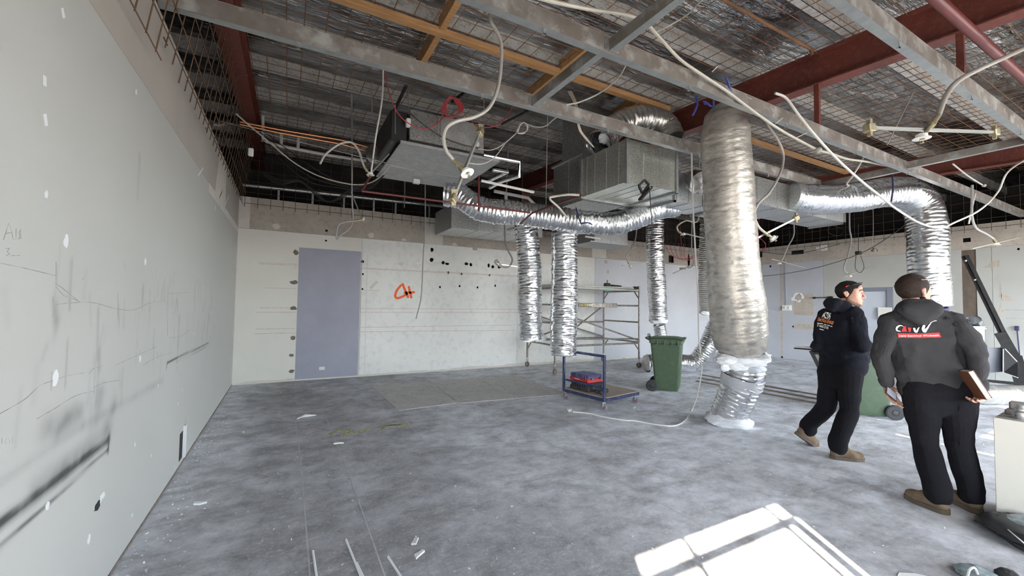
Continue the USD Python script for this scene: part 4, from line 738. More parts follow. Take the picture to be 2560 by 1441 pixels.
t = wire('power_cable', 'thick white cable sagging from the middle channel past the right-hand silver duct', 'cable', [[(1938, 233, 2.33), (1965, 245, 2.3), (1995, 285, 2.25), (2035, 335, 2.2), (2090, 395, 2.2), (2150, 450, 2.2), (2200, 490, 2.2), (2240, 522, 2.25), (2300, 558, 2.3), (2350, 570, 2.3), (2390, 555, 2.2), (2450, 525, 2.0), (2495, 480, 1.9), (2520, 430, 1.8), (2575, 392, 1.7)]], .013, 'white_cable')
t = wire('power_cable', 'short white cable with round connector hanging from the cross channel at right', 'cable', [[(2382, 410, 2.3), (2420, 440, 2.3), (2455, 462, 2.3)]], .012, 'white_cable')
q = P(2460, 464, Y=2.3); part('cable_connector', MB().lathe([(.001, -.02), (.028, -.018), (.03, .012), (.012, .026), (.001, .026)], q, (.3, 0, -1), 14), 'cream_cable', t)
wire('power_cable', 'pale cable hanging in front of the right mesh under the middle channel', 'cable', [[(2438, 485, 2.3), (2430, 520, 2.3), (2422, 560, 2.35)]], .012, 'white_cable')
wire('power_cable', 'cream cable tied down the cross channel above the right-hand silver duct', 'cable', [[(2166, 380, 2.6), (2150, 410, 2.7), (2132, 440, 2.8), (2118, 462, 3.0), (2150, 472, 3.0), (2165, 490, 2.95)]], .013, 'cream_cable')
t = wire('extension_cord', 'long white cord hanging from the channel beam, ending in a cream plug by the trolley', 'cord', [[(1729, 383, 3.38), (1731, 480, 3.4), (1738, 620, 3.5), (1745, 740, 3.6), (1747, 840, 3.7), (1752, 890, 3.75)]], .011, 'white_cable')
pts = [P(1752, 890, Y=3.75), P(1754, 930, Y=3.75), P(1744, 985, Y=3.78), P(1730, 1025, z=.012), P(1712, 1052, z=.012), P(1685, 1065, z=.012), P(1640, 1062, z=.012), P(1590, 1053, z=.012), P(1560, 1051, z=.012), P(1510, 1043, z=.012), P(1470, 1034, z=.012), P(1432, 1030, z=.012)]
part('cord', tube(spline(pts, .03), .009, 6), 'white_cable', t); q = P(1424, 1030, z=.0)
part('plug', MB().box(q + A([-.045, -.03, .002]), q + A([.03, .03, .045]), .014), 'cream_cable', t, smooth=False); q = P(1752, 890, Y=3.74); part('inline_box', MB().box(q - .025, q + .025, .008), 'cream_cable', t, smooth=False)
wire('hanging_wire', 'thin dark cable dangling in front of the back wall beside the orange scrawl', 'cable', [[(1066, 300, 7.0), (1063, 430, 7.0), (1063, 560, 7.0), (1058, 640, 7.0), (1053, 740, 7.0), (1040, 798, 7.0)]], .010, 'grey_cable')
wire('hanging_wire', 'grey cable hanging from the roof to the looped sprinkler drop', 'cable', [[(958, 175, 4.9), (955, 250, 4.9), (940, 340, 4.9), (928, 430, 4.95)]], .010, 'white_cable')
wire('red_cable', 'thin red cable drooping from the roof mesh over the air conditioner', 'cable', [[(962, 175, 4.7), (975, 240, 4.7), (1000, 290, 4.75), (1040, 318, 4.8), (1080, 318, 4.8), (1110, 292, 4.8)], [(1165, 290, 4.7), (1180, 305, 4.6), (1200, 318, 4.5), (1240, 315, 4.4), (1265, 295, 4.4), (1285, 260, 4.4)]], .006, 'red_cable')
coil = []
for k in range(6): coil.append([(1108 + k * 3, 292 - (k % 3) * 6, 4.75), (1104 + k * 2, 272, 4.75), (1118 + k, 248, 4.74), (1128 + k * 2, 240 + k, 4.72), (1138 + k * 3, 255, 4.72), (1148 + k * 2, 275, 4.72), (1136 + k, 293 - k, 4.72), (1112, 295, 4.75)])
wire('red_cable', 'hanging coil of bright red cable above the air conditioner', 'cable', coil, .0065, 'red_cable')
wire('cable_coil', 'small coil of grey and white wire right of the air conditioner', 'cable', [[(1292 + k, 330, 4.5), (1300, 312 + k, 4.5), (1312, 306, 4.5), (1318 + k, 322, 4.5), (1308, 335 - k, 4.5), (1294, 333, 4.5)] for k in range(4)] + [[(1316, 310, 4.5), (1340, 318, 4.4), (1365, 315, 4.3), (1385, 298, 4.2), (1408, 285, 4.1)], [(1195, 372, 4.8), (1230, 375, 4.7), (1262, 358, 4.6), (1292, 332, 4.5)], [(1170, 408, 4.0), (1205, 410, 4.2), (1235, 395, 4.4), (1262, 360, 4.5)]], .0065, 'white_cable')
wire('black_cable', 'loose black cable crossing the face of the air conditioner', 'cable', [[(1022, 280, 4.82), (1050, 305, 4.82), (1100, 340, 4.82), (1150, 360, 4.8), (1200, 372, 4.8)]], .008, 'black_cable')
wire('black_cable', 'bundle of black cables sagging below the roof at the left rear corner', 'cable', [[(600, 300 + 3 * k, 7.0), (660, 330 + 8 * k, 7.0), (720, 375 + 14 * k, 7.0), (780, 418 + 13 * k, 6.8), (850, 455 + 5 * k, 6.6), (915, 465 + 4 * k, 6.4), (960, 430 + 3 * k, 6.2), (985, 400, 6.0)] for k in range(4)] + [[(660, 430 + 3 * k, 8.0), (700, 450 + 4 * k, 8.0), (750, 452 + k, 8.0), (790, 480 + 3 * k, 8.0), (825, 503 + k, 8.0), (880, 470 + 4 * k, 7.6), (915, 455, 7.4)] for k in range(4)], .006, 'black_cable')
wire('orange_cable', 'long tan cable sagging from the left mesh to below the air conditioner', 'cable', [[(590, 285, 5.5), (660, 345, 5.6), (740, 410, 5.7), (810, 445, 5.8), (890, 462, 5.8), (940, 450, 5.7), (985, 405, 5.6)]], .008, 'bare_board')
wire('stay_wire', 'pale stay wire from a grey clip on the left wall mesh', 'wire', [[(548, 302, 5.6), (700, 343, 5.3), (900, 392, 4.9), (1100, 440, 4.5)], [(535, 108, 5.2), (620, 190, 6.5)]], .004, 'grey_cable')
q = P(545, 310, X=XL + .06); solo('mesh_clip', MB().bar(q + A([0, -.10, -.05]), q + A([.02, .12, .05]), .06, .02), 'galv_flange', 'grey metal clip caught on the left wall mesh', 'clip', smooth=False)
q = P(627, 381, X=-.45); solo('junction_box', MB().box(q - A([.03, .03, .05]), q + A([.03, .03, .05]), .01), 'white_plastic', 'small white junction box on the foot of the left rafter', 'box', smooth=False)
t = wire('copper_wire', 'bunch of tan twin wires hanging over the channel beam before the riser duct', 'cable', [[(1420 + 4 * k, 228, 3.55), (1436 + 3 * k, 262, 3.5), (1446 + 2 * k, 320, 3.55), (1462 + 2 * k, 345, 3.6), (1484, 368, 3.6)] for k in range(3)], .007, 'bare_board')
wire('pale_cable', 'pale cable hanging from the middle channel down to the first channel beam', 'cable', [[(1572, 150, 2.6), (1545, 195, 2.9), (1500, 232, 3.2), (1450, 255, 3.35), (1415, 262, 3.4)]], .008, 'cream_cable')
wire('pale_cable', 'pale cable looping over the roof mesh at the top edge', 'cable', [[(1765, -10, 2.6), (1720, 35, 2.8), (1680, 60, 2.9), (1640, 80, 3.0)]], .008, 'cream_cable')
wire('pale_hose', 'bent pale hose beside the end of the dark red pipe under the plenum', 'hose', [[(1418, 545, 4.2), (1398, 520, 4.0), (1374, 497, 3.8), (1390, 491, 3.75), (1420, 487, 3.65), (1448, 488, 3.6)]], .013, 'cream_cable')
wire('blue_strap', 'blue strap tied over the middle channel above the dusty duct', 'strap', [[(1740, 240, 2.7), (1744, 258, 2.7), (1738, 275, 2.7), (1732, 288, 2.7)], [(1764, 262, 2.7), (1760, 252, 2.7), (1782, 268, 2.7), (1784, 248, 2.65), (1785, 238, 2.6)], [(1814, 192, 2.34), (1820, 205, 2.34), (1832, 250, 2.4)]], .011, 'blue_strap', pn='strap')
wire('blue_strap', 'dark blue strap round the slung silver duct left of the scaffold', 'strap', [[(1440, 520, 4.7), (1447, 545, 4.65), (1453, 560, 4.65)], [(1452, 560, 4.66), (1470, 557, 4.66), (1480, 562, 4.66)]], .01, 'navy_strap', pn='strap')
wire('tangled_wires', 'tangle of loose dark and red wires over the right-hand wall top', 'wires', [[(1660 + 12 * k, 610, 8.3), (1680 + 9 * k, 640 + 3 * k, 8.3), (1720 + 6 * k, 650 - 4 * k, 8.2), (1760, 630 + 4 * k, 8.2)] for k in range(5)] + [[(1690, 480, 8.3), (1700, 560, 8.3), (1705, 640, 8.3)]], .006, 'red_cable', pn='wire')
wire('tangled_wires', 'loose black wires strung across in front of the right-hand wall', 'wires', [[(1880, 693, 5.2), (1960, 685, 5.0), (2060, 665, 4.6), (2160, 630, 4.2), (2240, 580, 3.8), (2280, 545, 3.6)], [(1890, 628, 6.6), (1960, 636, 6.4), (2020, 630, 5.8), (2100, 610, 5.2)], [(2080, 560, 5.4), (2070, 580, 5.4), (2095, 590, 5.4), (2110, 575, 5.4), (2085, 565, 5.4)]], .007, 'black_cable', pn='wire')
wire('tangled_wires', 'coil of red wires hanging by the right edge of the dusty duct', 'wires', [[(1893, 590 + 4 * k, 6.8), (1905, 600, 6.8), (1915, 612 + 3 * k, 6.8), (1902, 628, 6.8), (1893, 615, 6.8)] for k in range(3)] + [[(1896, 440, 6.8), (1898, 520, 6.8), (1896, 592, 6.8)]], .006, 'red_cable', pn='wire')
wire('drop_wire', 'dark looped wires with a black box hanging above the door', 'wires', [[(2146, 560, 4.4), (2146, 630, 4.4)], [(2140, 640, 4.4), (2138, 670, 4.4), (2150, 682, 4.4), (2160, 668, 4.4), (2152, 640, 4.4)]], .006, 'black_cable', pn='wire')
q = P(2146, 633, Y=4.4); solo('black_box', MB().box(q - A([.05, .05, .04]), q + A([.05, .05, .04]), .012), 'black_plastic', 'small black connection box hanging in wires above the door', 'box', smooth=False)
t = wire('hanging_lamp', 'loose silver halogen lamp dangling on a cord above the door', 'lamp', [[(2182, 500, 4.0), (2183, 560, 4.0), (2182, 612, 4.0)]], .005, 'grey_cable')
q = P(2186, 622, Y=4.0); part('reflector', MB().lathe([(.012, 0), (.03, .02), (.06, .07), (.055, .07), (.026, .024)], q + A([0, 0, .02]), (.4, .2, -.9), 18), 'foil', t)
pipe_run('rusty_rail', 'rusty steel rail under the roof mesh near the top edge, ending before the large rafter', 'rail', [[(1740, -40, 2.27), (2033, 126, 2.27)], [(2026, 120, 2.27), (2030, 138, 2.27)]], .016, 'rust_wire')
pipe_run('threaded_rod', 'thin pale rod hanging between the lagged pipes and the riser duct', 'rod', [[(1369, 290, 5.6), (1364, 560, 5.6)]], .006, 'white_cable')
pipe_run('threaded_rod', 'thin grey rod slanting from the roof behind the upper right sprinkler bar', 'rod', [[(2284, 230, 2.0), (2218, 362, 2.2)]], .006, 'grey_cable')
t = thing('duct_stub', 'round silver duct stub on the trunk, just left of the dusty duct', 'duct', P(1745, 455, Y=3.7))
part('stub', flex([P(1738, 452, Y=3.94), P(1757, 458, Y=3.62)], .155, 17, rib=.06, cap=True), 'foil', t, smooth=True); part('ring', MB().cyl(P(1738, 452, Y=3.95), P(1740, 453, Y=3.91), .17, 24), 'galv', t)
# work light clipped on the plenum
t = thing('work_light', 'black folded work light hanging on a cord from the plenum front', 'lamp', P(1610, 495, Y=3.4))
part('cord', tube(spline(hang([(1610, 385, 3.58), (1608, 425, 3.5), (1609, 450, 3.42)], 3.4), .02), .004, 6), 'white_cable', t)
fr = A([P(1597, 465, Y=3.4), P(1611, 450, Y=3.4), P(1622, 462, Y=3.4), P(1606, 484, Y=3.4)]); b = MB()
for i in range(4): b.bar(fr[i], fr[(i + 1) % 4], .022, .02)
part('stand_frame', b, 'black_plastic', t, smooth=False); part('lamp_head', MB().bar(P(1627, 468, Y=3.38), P(1600, 500, Y=3.36), .06, .028, bev=.008), 'black_plastic', t, smooth=False)
part('knob', MB().ball(P(1625, 470, Y=3.36), .012), 'zinc', t); part('cord', tube(spline(hang([(1624, 478, 3.38), (1627, 520, 3.36), (1630, 570, 3.4), (1628, 600, 3.4)], 3.4), .03), .005, 6), 'black_cable', t)

# ---------------------------------------------------------------- things on the floor
def castor(t, c, r, w, ang, mat='rubber_grey', hub='hub_red', top=None):
    """wheel standing on the floor under c, turned by ang, with its fork"""
    o = A([c[0], c[1], r]); d = A([math.cos(ang), math.sin(ang), 0])
    w_ = part('castor', MB().lathe([(r * .45, -w / 2), (r * .85, -w / 2), (r, -w * .3), (r, w * .3), (r * .85, w / 2), (r * .45, w / 2)], o, d, 24), mat, t)
    part('hub', MB().lathe([(.001, -w * .55), (r * .45, -w * .5), (r * .47, w * .5), (.001, w * .55)], o, d, 16), hub, w_)
    b = MB(); z = top or r * 2.3
    for s in (-1, 1): b.bar(o + d * s * w * .65, A([c[0], c[1], z - .01]) + d * s * w * .55, .006, r * .6, hint=d)
    b.bar(A([c[0], c[1], z - .012]) - d * w, A([c[0], c[1], z - .012]) + d * w, r * .9, .008); b.cyl(A([c[0], c[1], z - .012]), A([c[0], c[1], z + .02]), r * .22, 10)
    part('fork', b, 'zinc', w_, smooth=False)
# scaffold
S = dict(lb=A([5.13, 8.60, 0]), lf=A([5.09, 7.38, 0]), rf=A([7.55, 7.38, 0]), rb=A([7.50, 8.60, 0]))
t = thing('scaffold_tower', 'low rolling aluminium scaffold standing against the back wall behind the hanging ducts', 'scaffold', (6.3, 8.0, 0))
H = 1.93; up = lambda p, z: A([p[0], p[1], z])
for k in ('lb', 'lf', 'rf', 'rb'):
    part('standard', MB().cyl(up(S[k], .22), up(S[k], H + (.05 if k[0] == 'r' else 0)), .024, 12), 'scaffold_steel', t); castor(t, S[k], .065, .03, {'lb': .3, 'lf': 1.9, 'rf': .4, 'rb': 1.2}[k], 'rubber_brown', 'scaffold_steel', .2)
for a, b in (('lf', 'lb'), ('rf', 'rb')):
    for z in (.62, 1.10, 1.50, 1.86): part('rung', MB().cyl(up(S[a], z), up(S[b], z), .02, 10), 'scaffold_steel', t)
    for p, o in ((a, b), (b, a)):
        d = unit(S[o] - S[p]); part('knee_brace', MB().cyl(up(S[p], .42), up(S[p] + d * .18, .61), .014, 8).cyl(up(S[p], 1.66), up(S[p] + d * .16, 1.85), .014, 8), 'scaffold_steel', t)
for a, b, z, r in (('lf', 'rf', .60, .022), ('lb', 'rb', .64, .022), ('lf', 'rf', 1.5, .02), ('lb', 'rb', 1.06, .02)): part('ledger', MB().cyl(up(S[a], z), up(S[b], z), r, 10), 'scaffold_steel', t)
part('guard_board', MB().bar(up(S['lf'], 1.5) + A([0, -.04, 0]), up(S['rf'], 1.5) + A([-.75, -.04, 0]), .03, .10, bev=.006), 'scaffold_steel', t, smooth=False)
for a, za, b, zb in (('lf', 1.36, 'rf', .66), ('lf', .66, 'rb', 1.5), ('lb', 1.3, 'rb', .66), ('lb', .64, 'lf', .95), ('lb', .66, 'rf', .70)): part('diagonal_brace', MB().cyl(up(S[a], za), up(S[b], zb), .019, 10), 'scaffold_steel', t)
part('deck', MB().box((5.12, 7.42, 1.87), (7.45, 8.0, 1.95), .01), 'alloy_deck', t, smooth=False); part('deck_hook', MB().box((7.42, 7.40, 1.85), (7.6, 7.46, 1.97), .008), 'black_steel', t, smooth=False)
part('deck_rail', MB().cyl((5.1, 7.39, 1.9), (7.52, 7.39, 1.88), .03, 12), 'alloy_deck', t); part('teal_tape', MB().cyl((6.45, 7.39, 1.891), (6.62, 7.39, 1.889), .0315, 12), 'paint_teal', t, label='faded teal band on the deck rail')
q = P(1449, 772, Y=7.30)
part('hire_label', MB().box((q[0] - .02, 7.316, 1.463), (q[0] + .36, 7.323, 1.537)), 'label_navy', t, smooth=False, label='navy label with yellow lettering'); v, f = text('EASTERN', .05, True); v2, f2 = text('HIRE', .05, True)
part('lettering', (np.stack([q[0] - .01 + v[:, 0] * .95, 7.315 - v[:, 2], 1.476 + v[:, 1]], 1), f), 'label_yellow', t, smooth=False); part('lettering', (np.stack([q[0] + .235 + v2[:, 0] * .85, 7.315 - v2[:, 2], 1.476 + v2[:, 1]], 1), f2), 'print_white', t, smooth=False)
t = thing('tool_pouch', 'small black tools lying on the scaffold deck', 'tools', (6.9, 7.6, 1.95))
part('pouch', MB().box((6.62, 7.5, 1.952), (6.76, 7.62, 2.03), .02), 'black_plastic', t, smooth=False); part('tool_handle', MB().cyl((6.76, 7.5, 1.975), (7.12, 7.55, 1.965), .022, 10).cyl((6.66, 7.53, 2.0), (6.67, 7.53, 2.1), .01, 8), 'black_plastic', t)

# platform trolley
t = thing('platform_trolley', 'blue tubular platform trolley with a plywood deck and small red-hubbed castors', 'trolley', (4.3, 5.0, 0))
c0, c1, c2, c3 = A([3.90, 5.40, 0]), A([3.995, 4.56, 0]), A([4.80, 4.70, 0]), A([4.71, 5.54, 0])
dk = up((c0 + c1 + c2 + c3) / 4, 0)
for a, b in ((c0, c1), (c1, c2), (c2, c3), (c3, c0)): part('base_rail', MB().bar(up(a, .155), up(b, .155), .035, .045, bev=.004), 'trolley_blue', t, smooth=False)
ii = lambda p, k: dk + (p - dk) * k
part('deck', prism(sg.Polygon([ii(c, 1.0)[:2] for c in (c0, c1, c2, c3)]), .178, 2, .012), 'plywood', t, smooth=False, label='worn plywood deck')
for c in (c0, c1): part('upright', MB().bar(up(c, .14), up(c, .79), .036, .036, hint=c1 - c0, bev=.006), 'trolley_blue', t, smooth=False)
part('top_bar', MB().bar(up(c0, .775), up(c1, .775), .036, .036, bev=.006), 'trolley_blue', t, smooth=False); part('mid_bar', MB().bar(up(c0, .325), up(c1, .325), .02, .03, bev=.003), 'trolley_blue', t, smooth=False)
for c, a in ((c0, .4), (c1, .2), (c2, .5), (c3, .9)): castor(t, ii(c, .92), .05, .028, a, top=.135)
e1, e2 = unit(c1 - c0), unit(c2 - c1)
Rt = np.stack([e1, e2, [0, 0, 1]], 1); Rt[:, 1] = np.cross([0, 0, 1], e1)
def case(label, o, sx, sy, h, mats, red=False):
    t = thing('tool_case', label, 'tool case', o)
    part('base', MB().box((0, 0, 0), (sx, sy, h * .55), .02, Rt, o), mats[0], t, smooth=False)
    part('lid', MB().box((.005, .005, h * .56), (sx - .005, sy - .005, h), .03, Rt, o), mats[1], t, smooth=False)
    for k in range(7): x = sx * (.12 + .12 * k); part('rib', MB().box((x, -.006, h * .5), (x + .014, .03, h * .92), .004, Rt, o).box((x, .0, h * .95), (x + .014, .09, h * 1.015), .003, Rt, o), mats[1], t, smooth=False)
    part('handle', MB().tube(A([[sx * .3, sy + .0, h * .5], [sx * .33, sy + .035, h * .5], [sx * .67, sy + .035, h * .5], [sx * .7, sy, h * .5]]) @ Rt.T + o, .009, 8), mats[1], t)
    for k in (.2, .75): part('latch', MB().box((sx, sy * k, h * .4), (sx + .012, sy * k + .05, h * .7), .003, Rt, o), mats[1], t, smooth=False)
    if red: part('name_plate', MB().box((sx * .30, -.002, h * .28), (sx * .55, 0, h * .36), 0, Rt, o), 'print_white', t, smooth=False)
    return t
case('black power tool case lying under the red and blue case on the trolley', up(c0, .191) + e1 * .06 + Rt[:, 1] * .06, .42, .36, .125, ('case_black', 'case_black'))
case('red tool case with a ribbed dark blue lid, on top of the black case', up(c0, .32) + e1 * .04 + Rt[:, 1] * .07, .42, .34, .115, ('case_red', 'case_blue'), True)
t = thing('cordless_drill', 'black cordless tool lying on the trolley deck beside the cases', 'power tool', up(c1, .19) - e1 * .2 + Rt[:, 1] * .1)
o = up(c1, .225) - e1 * .22 + Rt[:, 1] * .1; part('barrel', MB().cyl(o, o + Rt[:, 1] * .2, .032, 16).cyl(o - Rt[:, 1] * .05, o, .018, 12), 'case_black', t); part('battery', MB().ball(o + e1 * .07, (.036, .036, .034), 2), 'case_black', t); part('chuck', MB().cyl(o + Rt[:, 1] * .2, o + Rt[:, 1] * .215, .02, 12), 'zinc', t)

# wheelie bins
def bin_(label, loc, ang, h=.97):
    t = thing('wheelie_bin', label, 'bin', (*loc, 0)); R = rotz(ang); o = A([*loc, 0]); k = h / .97
    def T(v): return A(v) * k @ R.T + o
    def lof(rings):
        n = len(rings[0]); v = np.vstack(rings); f = [[i * n + j, i * n + (j + 1) % n, (i + 1) * n + (j + 1) % n, (i + 1) * n + j] for i in range(len(rings) - 1) for j in range(n)]
        return v, f
    def ring(x0, x1, y0, y1, z, r=.04):
        p = A(sg.box(x0 + r, y0 + r, x1 - r, y1 - r).buffer(r, 4).exterior.coords[:-1]); return np.c_[p, np.full(len(p), z)]
    rs = [ring(-.16, .22, -.20, .20, .03), ring(-.16, .24, -.215, .215, .1), ring(-.23, .285, -.25, .25, .84), ring(-.25, .305, -.265, .265, .85), ring(-.25, .305, -.265, .265, .90), ring(-.22, .275, -.24, .24, .90), ring(-.19, .25, -.215, .215, .80)]
    v, f = lof(rs); m = MB().add(T(v), f); bt = ring(-.16, .22, -.20, .20, .03); n = len(bt); m.add(T(np.vstack([bt, [[.02, 0, .03]]])), [[n, (j + 1) % n, j] for j in range(n)])
    part('body', m, 'bin_green', t)
    for s in (-1, 1):
        for x in (-.12, .0, .12, .22): part('rim_rib', MB().add(T(MB().box((x, s * .262, .82), (x + .016, s * .285, .90), .003).out()[0]), MB().box((0, 0, 0), (1, 1, 1), .003).out()[1]), 'bin_green', t, smooth=False)
    rs = [ring(-.27, .325, -.285, .285, .895), ring(-.27, .325, -.285, .285, .915), ring(-.25, .30, -.265, .265, .935), ring(-.16, .2, -.18, .18, .96), ring(-.02, .02, -.02, .02, .963, .01)]
    v, f = lof(rs); ld = part('lid', MB().add(T(v), f), 'bin_green', t)
    part('lid_grip', MB().add(T(MB().box((.29, -.10, .93), (.35, .10, .955), .008).out()[0]), MB().box((0, 0, 0), (1, 1, 1), .008).out()[1]), 'bin_green', ld, smooth=False)
    part('handle', MB().tube(T([[-.25, -.2, .90], [-.31, -.2, .93], [-.31, .2, .93], [-.25, .2, .90]]), .016, 10), 'bin_green', t); part('hinge_post', MB().tube(T([[-.26, -.1, .9], [-.29, -.1, .99], [-.29, .1, .99], [-.26, .1, .9]]), .01, 8), 'bin_green', t)
    for s in (-1, 1):
        c = T([[-.2, s * .24, .10]])[0]; d = R @ A([0, 1, 0]); w = part('wheel', MB().lathe([(.04, -.025), (.085, -.025), (.1, -.015), (.1, .015), (.085, .025), (.04, .025)], c, d, 28), 'rubber', t)
        part('wheel_hub', MB().lathe([(.001, -.03), (.03, -.028), (.042, -.018), (.042, .018), (.03, .028), (.001, .03)], c, d, 18), 'case_black', w)
    part('axle', MB().cyl(T([[-.2, -.25, .10]])[0], T([[-.2, .25, .10]])[0], .012, 8), 'zinc', t)
bin_('green wheelie bin with closed lid standing left of the fat dusty duct', (6.02, 5.25), -.95)
bin_('green wheelie bin partly hidden between the two people', (7.35, 2.80), 2.2, 1.02)

# floor channels, rods, scraps
for k, (a, b) in enumerate((((1752, 938), (2072, 994)), ((1748, 946), (2068, 1003)), ((1742, 954), (2060, 1013)))):
    p, q = P(*a, z=0), P(*b, z=0); solo('floor_track', MB().bar(p + A([0, 0, .008]), q + A([0, 0, .008]), .075, .016), 'brown_track', ('farthest', 'middle', 'nearest')[k] + ' of three brown metal tracks on the floor behind the dusty duct', 'track', group=None, smooth=False)
for k, (a, b, lab) in enumerate((((782, 1378), (800, 1500), 'leftmost thin white rod on the floor at the bottom edge'), ((865, 1350), (925, 1500), 'longest thin white rod on the floor at the bottom edge'), ((892, 1408), (935, 1500), 'thin white rod touching the longest rod at the bottom edge'), ((970, 1393), (1040, 1500), 'rightmost thin white rod on the floor at the bottom edge'))):
    p, q = P(*a, z=.007), P(*b, z=.007); solo('white_rod', MB().cyl(p, q, .0068 if k != 2 else .006, 8), 'white_plastic', lab, 'rod')
def scrap(label, px, py, w, l, ang, seed, mat='debris'):
    q = P(px, py, z=0); g = np.random.default_rng(seed); pl = sg.Polygon(A([[-l, -w], [-.1 * l, -w * g.uniform(.3, 1)], [l, -w * .6], [l * .9, w * g.uniform(.2, 1)], [0, w * .7], [-l * .8, w]])); v, f = prism(pl, 0, 2, .012)
    v = v @ rotz(ang).T; v[:, 2] += .012 * np.sin(v[:, 0] * 30 + seed) + .012; solo('plaster_scrap', (v + A([q[0], q[1], 0]), f), mat, label, 'scrap', smooth=False)
scrap('white L-shaped plaster scrap on the dark floor below the grey panel', 765, 1044, .03, .12, .3, 2); scrap('cream plaster scrap on the floor near the yellow marks', 845, 1113, .02, .06, .5, 3, 'paint_cream')
scrap('white crumb of plaster near the left end of the floor', 500, 1262, .02, .04, .2, 4); scrap('white chip lying by the trolley back wheel', 1586, 1021, .012, .035, .4, 5); scrap('white lump of plaster near the rods', 1048, 1392, .02, .03, .2, 6); scrap('smaller white lump of plaster above the rods', 1038, 1364, .018, .028, .9, 7)
scrap('pale chip under the scaffold near the back wall', 1530, 909, .03, .09, .1, 8); scrap('white pointed chip at the foot of the back wall', 1562, 898, .05, .07, .3, 9)
g = np.random.default_rng(5); b = MB()
for _ in range(1300):
    u, w = g.uniform(0, 1), g.uniform(0, 1); x, y = -.7 + 8.5 * u ** 1.1, 1.0 + 7.6 * w ** 1.2; r = g.uniform(.002, .005) * (1 + (g.random() > .95) * 1.0)
    if g.random() < .3: x = XL + abs(g.normal(0, .12)) + .01
    if any(math.hypot(x - a, y - c) < .35 for a, c in ((5.0, 2.1), (5.1, 2.45), (4.4, 1.3), (4.65, 1.2), (5.05, 3.4))): continue
    m = trimesh.convex.convex_hull(g.normal(0, 1, (9, 3)) * A([r, r * 1.2, r * .5])); b.add(A(m.vertices) + A([x, y, r * .4]), m.faces)
solo('plaster_crumbs', b, 'debris', 'scattered white plaster crumbs all over the concrete floor', 'rubble', kind='stuff', smooth=False)
# ---------------------------------------------------------------- right-hand corner
t = thing('display_cabinet', 'cream laminate cabinet at the right edge with steel fittings on top', 'cabinet', (4.8, .9, 0))
p0 = P(2492, 1305, z=0); va = math.atan2(p0[0], p0[1]) + math.radians(9)
ey = A([math.sin(va), math.cos(va), 0]); ex = np.cross(ey, [0, 0, 1]); Rc = np.stack([ex, ey, [0, 0, 1]], 1)
HC = .735
part('carcass', MB().box((0, 0, .0), (.9, .42, HC - .02), .003, Rc, p0), 'laminate', t, smooth=False); part('top', MB().box((0, 0, HC - .02), (.9, .42, HC), .002, Rc, p0), 'laminate_top', t, smooth=False)
part('front_panel', MB().box((.0, -.012, .0), (.45, 0, HC), .003, Rc, p0), 'laminate', t, smooth=False); part('front_panel', MB().box((.455, -.012, .0), (.9, 0, HC), .003, Rc, p0), 'laminate', t, smooth=False)
q = p0 + Rc @ A([.12, .12, HC]); t = thing('steel_fitting', 'round steel fitting standing on the cream cabinet', 'metal fitting', q)
part('cup', MB().lathe([(.001, 0), (.05, 0), (.052, .05), (.04, .06), (.04, .075), (.001, .075)], q, n=24), 'galv', t); part('cap', MB().lathe([(.001, .075), (.03, .076), (.026, .1), (.001, .102)], q, n=18), 'galv_dull', t)
q = p0 + Rc @ A([.10, .24, HC]); t = thing('steel_fitting', 'dull grey square clamp on the cream cabinet behind the round fitting', 'metal fitting', q)
part('block', MB().box((-.08, -.03, 0), (.08, .05, .04), .008, Rc, q).box((-.06, -.02, .04), (.03, .04, .10), .01, Rc, q), 'galv_stained', t, smooth=False); part('bolt', MB().cyl(q + A([0, 0, .06]), q + A([.12, -.05, .09]), .012, 8), 'galv', t)
# black bag on the floor
q = P(2530, 1348, z=0); t = thing('shoulder_bag', 'black bag with clear pocket and loose straps on the floor by the cabinet', 'bag', q)
v, f = wool_ring(q + A([.1, -.08, .055]), .26, .06, 77, lump=.35); part('pouch', (v, f), 'black_plastic', t, smooth=True)
part('strap', tube(spline([P(2474, 1308, z=.02), P(2500, 1298, z=.06), P(2540, 1292, z=.09), P(2600, 1308, z=.08), P(2620, 1340, z=.02)], .02), .022, 8), 'rubber', t); part('strap', tube(spline([P(2466, 1306, z=.02), P(2500, 1330, z=.02), P(2540, 1362, z=.02), P(2590, 1388, z=.02)], .02), .018, 8), 'rubber', t)
part('buckle', MB().bar(P(2462, 1300, z=.02), P(2496, 1310, z=.02), .03, .02, bev=.005), 'black_plastic', t, smooth=False)
part('clear_pocket', wool_ring(q + A([.12, -.10, .10]), .15, .03, 79, lump=.3), 'clear_bag', t, smooth=True)
part('piping', tube(spline([P(2520, 1325, z=.10), P(2550, 1350, z=.09), P(2580, 1375, z=.05)], .02), .004, 5), 'white_cable', t)
q = P(2430, 1440, z=0); t = thing('plastic_packet', 'crumpled clear plastic packet with a white loop at the bottom edge', 'packet', q)
part('packet', wool_ring(q + A([0, -.02, .02]), .09, .03, 83, lump=.6), 'clear_bag', t, smooth=True); part('loop', tube(spline([P(2418, 1445, z=.03), P(2424, 1425, z=.08), P(2436, 1420, z=.09), P(2444, 1436, z=.05)], .01), .006, 6), 'white_cable', t)
q = P(2272, 1442, z=0); solo('plastic_offcut', (lambda r: (r[0] @ rotz(.4).T + A([q[0], q[1], 0]), r[1]))(prism(sg.Polygon([(-.05, -.08), (.06, -.08), (.05, -.03), (.0, .04), (-.04, .05)]), 0, 2, .006)), 'white_plastic', 'rounded white plastic offcut on the floor at the bottom edge', 'offcut', smooth=False)
q = P(2500, 1445, z=0); solo('dark_lump', wool_ring(q + A([0, -.03, .02]), .055, .04, 88, lump=.4), 'rubber', 'small dark lump on the floor below the black bag', 'lump', smooth=True)
